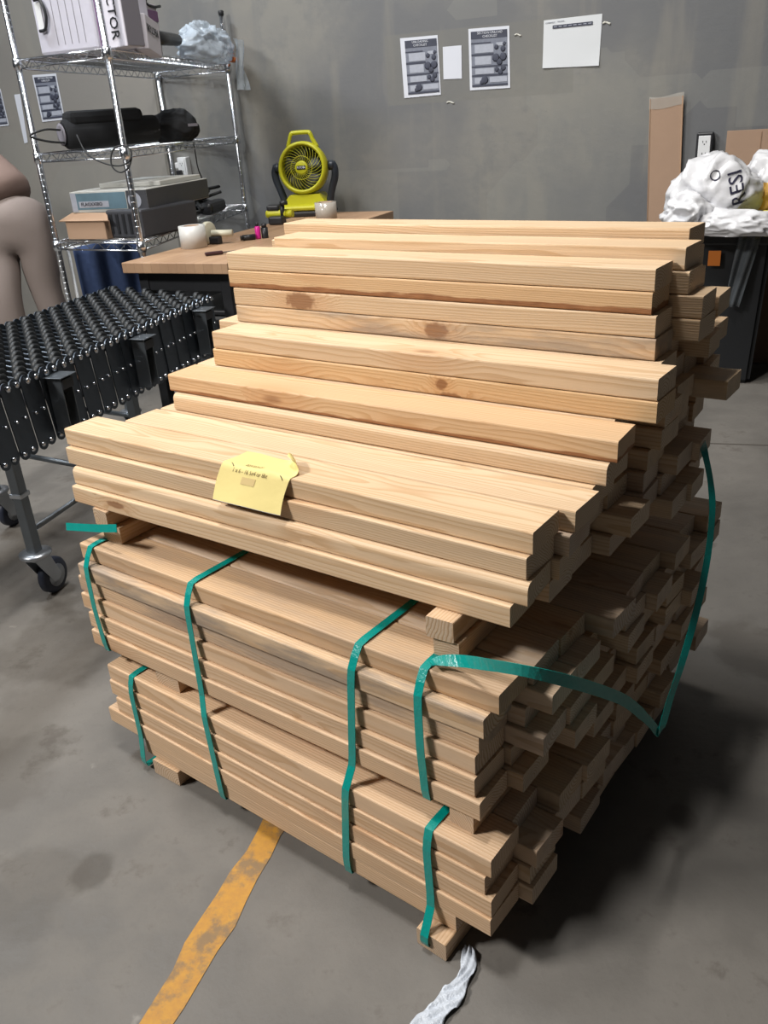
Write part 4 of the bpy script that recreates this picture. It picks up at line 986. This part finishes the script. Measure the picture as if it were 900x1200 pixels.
# ------------------------------------------------------------ right side: black bins and bags
BP=mat('black_bin_plastic',(.012,.013,.015),.45,noise=.15,nscale=5,bump=.05)
pb=atz(872,452,0)
t=TH('storage_bin','large black plastic bin by the wall, under the white bags','bin',pb,-AW)
mb=MB(); 
def taper(x0,x1,y0,y1,z0,z1,k):
    m=MB(); bm=m.bm; v=[]
    for (z,i) in ((z0,k),(z1,0)):
        v.append([bm.verts.new(q) for q in ((x0+i,y0+i,z),(x1-i,y0+i,z),(x1-i,y1-i,z),(x0+i,y1-i,z))])
    bm.faces.new(v[0][::-1]); bm.faces.new(v[1])
    for a in range(4): bm.faces.new((v[0][a],v[0][(a+1)%4],v[1][(a+1)%4],v[1][a]))
    bmesh.ops.bevel(bm,geom=list(bm.edges),offset=.02,segments=3,affect='EDGES'); return m
HB=.74
t.part('body',taper(-.42,.05,0,.38,.0,HB-.03,.03),BP); mb=MB(); rbox(mb,-.44,.07,-.02,.40,HB-.06,HB,.012); t.part('rim',mb,BP)
q=onpl(837,303,pb-WN*.03,WN); ql_=Matrix.Rotation(AW,4,'Z')@(q-pb)
mb=MB(); rbox(mb,ql_.x-.028,ql_.x+.028,-.026,-.0215,ql_.z-.035,ql_.z+.035,.001); x=t.part('orange_tag',mb,mat('orange_label',(.55,.16,.02),.5)); x['label']='small orange sticker'
pb2=pb+WU*.36-WN*.02; t=TH('storage_bin','second black bin at the right edge of the photo, with pale scuffs','bin',pb2,-AW)
t.part('body',taper(-.25,.4,0,.38,.0,HB-.08,.02),BP); mb=MB(); rbox(mb,-.27,.42,-.02,.40,HB-.10,HB-.05,.012); t.part('rim',mb,BP)
mb=MB(); rbox(mb,-.2,-.12,-.0035,.0,.115,.122,.001); rbox(mb,-.1,-.04,-.0035,.0,.118,.124,.001); t.part('scuff',mb,GRY)
# bags
WB=mat('white_poly_bag',(.70,.70,.72),.32,noise=.05,nscale=12,bump=.35,bscale=14,coat=.3); YB=mat('yellow_bag_print',(.70,.42,.10),.4,noise=.06); YY=mat('bright_yellow_bag',(.60,.55,.02),.35,noise=.08,bump=.4,bscale=20)
def bag(px,py,Yd,rx,ry,rz,label,m,seed,amp=.22,rzrot=0,fq=3):
    c=aty(px,py,Yd); t=TH('plastic_bag',label,'bag',c,-AW+rzrot,'white bags on the black bins'); t.part('body',blob(rx,ry,rz,amp,fq,seed),m); return t
YB0=pb.y+.15
t1=bag(838,232,YB0-.02,.20,.16,.185,'crumpled white plastic bag with black lettering on the left black bin',WB,21,.24)
def bagpart(t,name,px,py,Y,rx,ry,rz,seed,amp,m=None):
    c=Matrix.Rotation(AW,4,'Z')@(aty(px,py,Y)-t.o.location); mb=blob(rx,ry,rz,amp,3,seed); bmesh.ops.translate(mb.bm,vec=c,verts=mb.bm.verts); return t.part(name,mb,m or WB)
bagpart(t1,'knotted_end',808,252,YB0-.08,.13,.13,.10,5,.3)
fold=bagpart(t1,'front_fold',860,262,YB0-.22,.20,.10,.07,44,.25)
t3=bag(893,222,YB0+.02,.14,.12,.165,'white bag with an orange-yellow printed panel, top right of the heap',WB,33,.18)
t5=bag(912,262,YB0-.22,.10,.09,.07,'bright yellow plastic bag at the right edge of the heap',YY,12,.2)
# printed lettering & panel projected on the bag fronts
def drape(o,t,me,m,name,off=.004):
    """presses a flat mark onto the front of a bag body (local x,z of the mark, pushed to the surface)"""
    from mathutils.bvhtree import BVHTree
    bm=bmesh.new(); bm.from_mesh(o.data); tree=BVHTree.FromBMesh(bm); 
    b2=bmesh.new(); b2.from_mesh(me); bmesh.ops.triangulate(b2,faces=b2.faces); bmesh.ops.subdivide_edges(b2,edges=b2.edges,cuts=2,use_grid_fill=False)
    for v in b2.verts:
        h=tree.ray_cast(Vector((v.co.x,-1,v.co.z)),Vector((0,1,0)))
        if h[0] is not None: v.co=Vector((v.co.x,h[0].y-off,v.co.z))
    b2.to_mesh(me); b2.free(); bm.free(); return t.part(name,me,m)
def letters(t,txt,size,x,z,rot,m,name='lettering'):
    me=textmesh(txt,size,0); me.transform(Matrix.Translation((x,-.5,z))@Matrix.Rotation(PI/2,4,'X')@Matrix.Rotation(rot,4,'Z')); return drape(t.o.children[0],t,me,m,name)
INKB=mat('dark_bag_ink',(.03,.03,.06),.5)
letters(t1,'RESI',.085,.10,.055,math.radians(105),INKB); 
mb=MB(); mb.tube([Vector((.02*math.cos(a*PI/8)-.0,-.5,.02*math.sin(a*PI/8)+.11)) for a in range(16)],.003,4,close=True); me=bpy.data.meshes.new('m'); mb.bm.to_mesh(me); mb.bm.free(); drape(t1.o.children[0],t1,me,INKB,'round_mark')
mb=MB(); mb.grid(lambda a,b:Vector((-.09+a*.22,-.5,.05-b*.12-.02*a)),12,8); me=bpy.data.meshes.new('m'); mb.bm.to_mesh(me); mb.bm.free(); drape(t3.o.children[0],t3,me,YB,'printed_panel',.006)
letters(t3,'D23',.04,-.03,-.01,math.radians(90),INKB)
t=TH('plastic_sheet','grey translucent plastic strip hanging down the front of the black bins','plastic film',pb+Vector((0,0,0)),-AW)
q=Matrix.Rotation(AW,4,'Z')@(onpl(873,285,pb-WN*.04,WN)-pb)
mb=MB(); mb.grid(lambda a,b:Vector((q.x-.03+a*(.10-.03*b)-.035*b,-.035-.012*math.sin(a*11+b*2)-.006,HB-.01-b*.33)),14,12); t.part('sheet',mb,mat('grey_film',(.10,.11,.12),.25,alpha=.75,coat=.4),solid=.001)
# ------------------------------------------------------------ person
PANT=mat('beige_trousers',(.245,.20,.18),.8,noise=.08,nscale=6,bump=.15,bscale=8); SHRT=mat('pinkish_brown_shirt',(.23,.16,.135),.85,noise=.08,nscale=6,bump=.25,bscale=9); SKIN=mat('skin',(.42,.26,.19),.5); HAIR=mat('dark_hair',(.03,.02,.015),.6,bump=.4,bscale=120); SHOE=mat('dark_shoe',(.03,.03,.035),.5)
def skinned(name,verts,edges,rad,m,parent,sub=2,root=0):
    me=bpy.data.meshes.new(name); me.from_pydata([tuple(v) for v in verts],edges,[]); me.update(); me.materials.append(m)
    o=bpy.data.objects.new(name,me); COL.objects.link(o); o.parent=parent
    md=o.modifiers.new('skin','SKIN'); md.use_smooth_shade=True
    for i,r in enumerate(rad):
        sv_=me.skin_vertices[0].data[i]; sv_.radius=(r,r) if not isinstance(r,tuple) else r
    me.skin_vertices[0].data[root].use_root=True
    s_=o.modifiers.new('sub','SUBSURF'); s_.levels=sub; s_.render_levels=sub; return o
PY=4.75
hipc=aty(18,262,PY); 
pt=TH('person','person in pinkish-brown shirt and beige trousers bending over, back to the camera','person',(hipc.x,hipc.y,0))
def L_(x,y,Y): return aty(x,y,Y)-Vector((hipc.x,hipc.y,0))
H0=Vector((0,0,hipc.z)); 
kR=L_(52,335,PY-.02); kL=L_(6,345,PY-.12); fR=Vector((kR.x+.06,kR.y+.05,.08)); fL=Vector((kL.x-.0,kL.y+.03,.08))
hR=H0+Vector((.085,0,-.10)); hL=H0+Vector((-.11,-.02,-.10))
W1=H0+Vector((-.06,.05,.16)); C1=H0+Vector((-.30,.20,.36)); C2=H0+Vector((-.46,.30,.46)); NK=C2+Vector((-.10,.06,.04)); HD=NK+Vector((-.14,.08,.0))
# one continuous body
sR=C2+Vector((.06,.12,-.0)); sL=C2+Vector((-.08,-.16,-.02)); eR=sR+Vector((-.06,.12,-.27)); eL=sL+Vector((-.12,-.02,-.27)); wR=eR+Vector((-.16,.05,-.18)); wL=eL+Vector((-.14,.08,-.18))
verts=[H0,W1,C1,C2,NK,HD,hR,(hR+kR)/2,kR,(kR+fR)/2+Vector((0,-.02,.06)),fR,hL,(hL+kL)/2,kL,(kL+fL)/2+Vector((0,-.02,.06)),fL,sR,eR,wR,sL,eL,wL]
edges=[(0,1),(1,2),(2,3),(3,4),(4,5),(0,6),(6,7),(7,8),(8,9),(9,10),(0,11),(11,12),(12,13),(13,14),(14,15),(3,16),(16,17),(17,18),(3,19),(19,20),(20,21)]
rad=[.12,.07,.13,.12,.05,.085,.10,.085,.06,.055,.035,.10,.085,.06,.055,.035,.06,.042,.028,.06,.042,.028]
body=skinned('body',verts,edges,rad,SKIN,pt.o)
tr=skinned('trousers',[H0+Vector((0,0,.02)),H0+Vector((-.04,.035,.13)),hR,(hR+kR)/2,kR,(kR+fR)/2+Vector((0,-.02,.06)),fR+Vector((0,0,.03)),hL,(hL+kL)/2,kL,(kL+fL)/2+Vector((0,-.02,.06)),fL+Vector((0,0,.03))],[(0,1),(0,2),(2,3),(3,4),(4,5),(5,6),(0,7),(7,8),(8,9),(9,10),(10,11)],[.175,.155,.125,.108,.085,.08,.06,.125,.108,.085,.08,.06],PANT,pt.o)
sh=skinned('shirt',[H0+Vector((-.01,.01,.065)),W1+Vector((-.02,.0,.0)),C1,C2,sR,(sR+eR)/2,sL,(sL+eL)/2],[(0,1),(1,2),(2,3),(3,4),(4,5),(3,6),(6,7)],[.195,.175,.165,.14,.085,.065,.085,.065],SHRT,pt.o,root=2)
mb=MB(); bmesh.ops.create_icosphere(mb.bm,subdivisions=3,radius=.105,matrix=Matrix.Translation(HD+Vector((-.01,.0,.03)))); pt.part('hair',mb,HAIR)
for fx in (fR,fL):
    mb=MB(); rbox(mb,fx.x-.05,fx.x+.05,fx.y-.08,fx.y+.18,.002,.085,.035); pt.part('shoe',mb,SHOE)
for wx,sg in ((wR,1),(wL,-1)):
    d=(wx-(eR if sg>0 else eL)).normalized(); sdv=d.orthogonal().normalized()
    V=[wx,wx+d*.05]; E_=[(0,1)]; R_=[.026,.03]
    for k in range(4):
        o_=sdv*(k-1.5)*.019; ln=(.07,.08,.075,.06)[k]; b0=len(V); V+= [wx+d*.085+o_,wx+d*(.085+ln*.55)+o_*1.1,wx+d*(.085+ln)+o_*1.1+d.cross(sdv)*.02]; E_+=[(1,b0),(b0,b0+1),(b0+1,b0+2)]; R_+=[.010,.009,.007]
    b0=len(V); V+=[wx+d*.03+sdv*.035,wx+d*.06+sdv*.055,wx+d*.085+sdv*.06]; E_+=[(0,b0),(b0,b0+1),(b0+1,b0+2)]; R_+=[.012,.010,.008]
    skinned('hand',V,E_,R_,SKIN,pt.o,root=1)
# ------------------------------------------------------------ light
def area(name,loc,target,sx,sy,power,col=(1,.96,.9),spr=180):
    l=bpy.data.lights.new(name,'AREA'); l.shape='RECTANGLE'; l.spread=math.radians(spr); l.size=sx; l.size_y=sy; l.energy=power; l.color=col
    o=bpy.data.objects.new(name,l); COL.objects.link(o); o.location=loc; d=(Vector(target)-Vector(loc)); o.rotation_euler=d.to_track_quat('-Z','Y').to_euler(); return o
area('ceiling_lamp_key',SP(-.85,.12,4.9),SP(-.4,.3,.5),.55,.3,118,(1,.98,.95))
area('ceiling_lamp_front',SP(-3.0,-2.7,3.9),SP(-.6,0,.4),1.0,.45,192,(1,.97,.93),150)
area('ceiling_lamp_far',SP(-4.2,.6,5.0),SP(-2.2,1.6,.5),1.2,.5,55,(.86,.93,1),130)
area('wall_fill_back',WP(.5,2.4,5.4),WP(.5,.4,1),1.2,.5,42,(1,.96,.9),100)  # added fill light, spread narrowed to brighten only the wall
area('wall_fill_left',WP(-2.6,2.4,5.0),WP(-2.4,.6,.8),1.2,.5,48,(.92,.96,1),110)  # added fill for the left stretch of wall, stands for no known fixture
w=bpy.data.worlds.new('world'); S.world=w; w.use_nodes=True; nt=w.node_tree; bg=nt.nodes['Background']
g=NG(nt); tc=g.n('ShaderNodeTexCoord'); n_=g.noise(tc.outputs['Generated'],3,2); c=g.mix(g.mapr(n_,.35,.7),(.55,.60,.68),(1,.98,.95)); g.l(c,bg.inputs['Color']); bg.inputs['Strength'].default_value=.045
S.view_settings.view_transform='Standard'; S.view_settings.look='None'; S.view_settings.exposure=-.1; S.view_settings.gamma=1; S.view_settings.use_curve_mapping=False
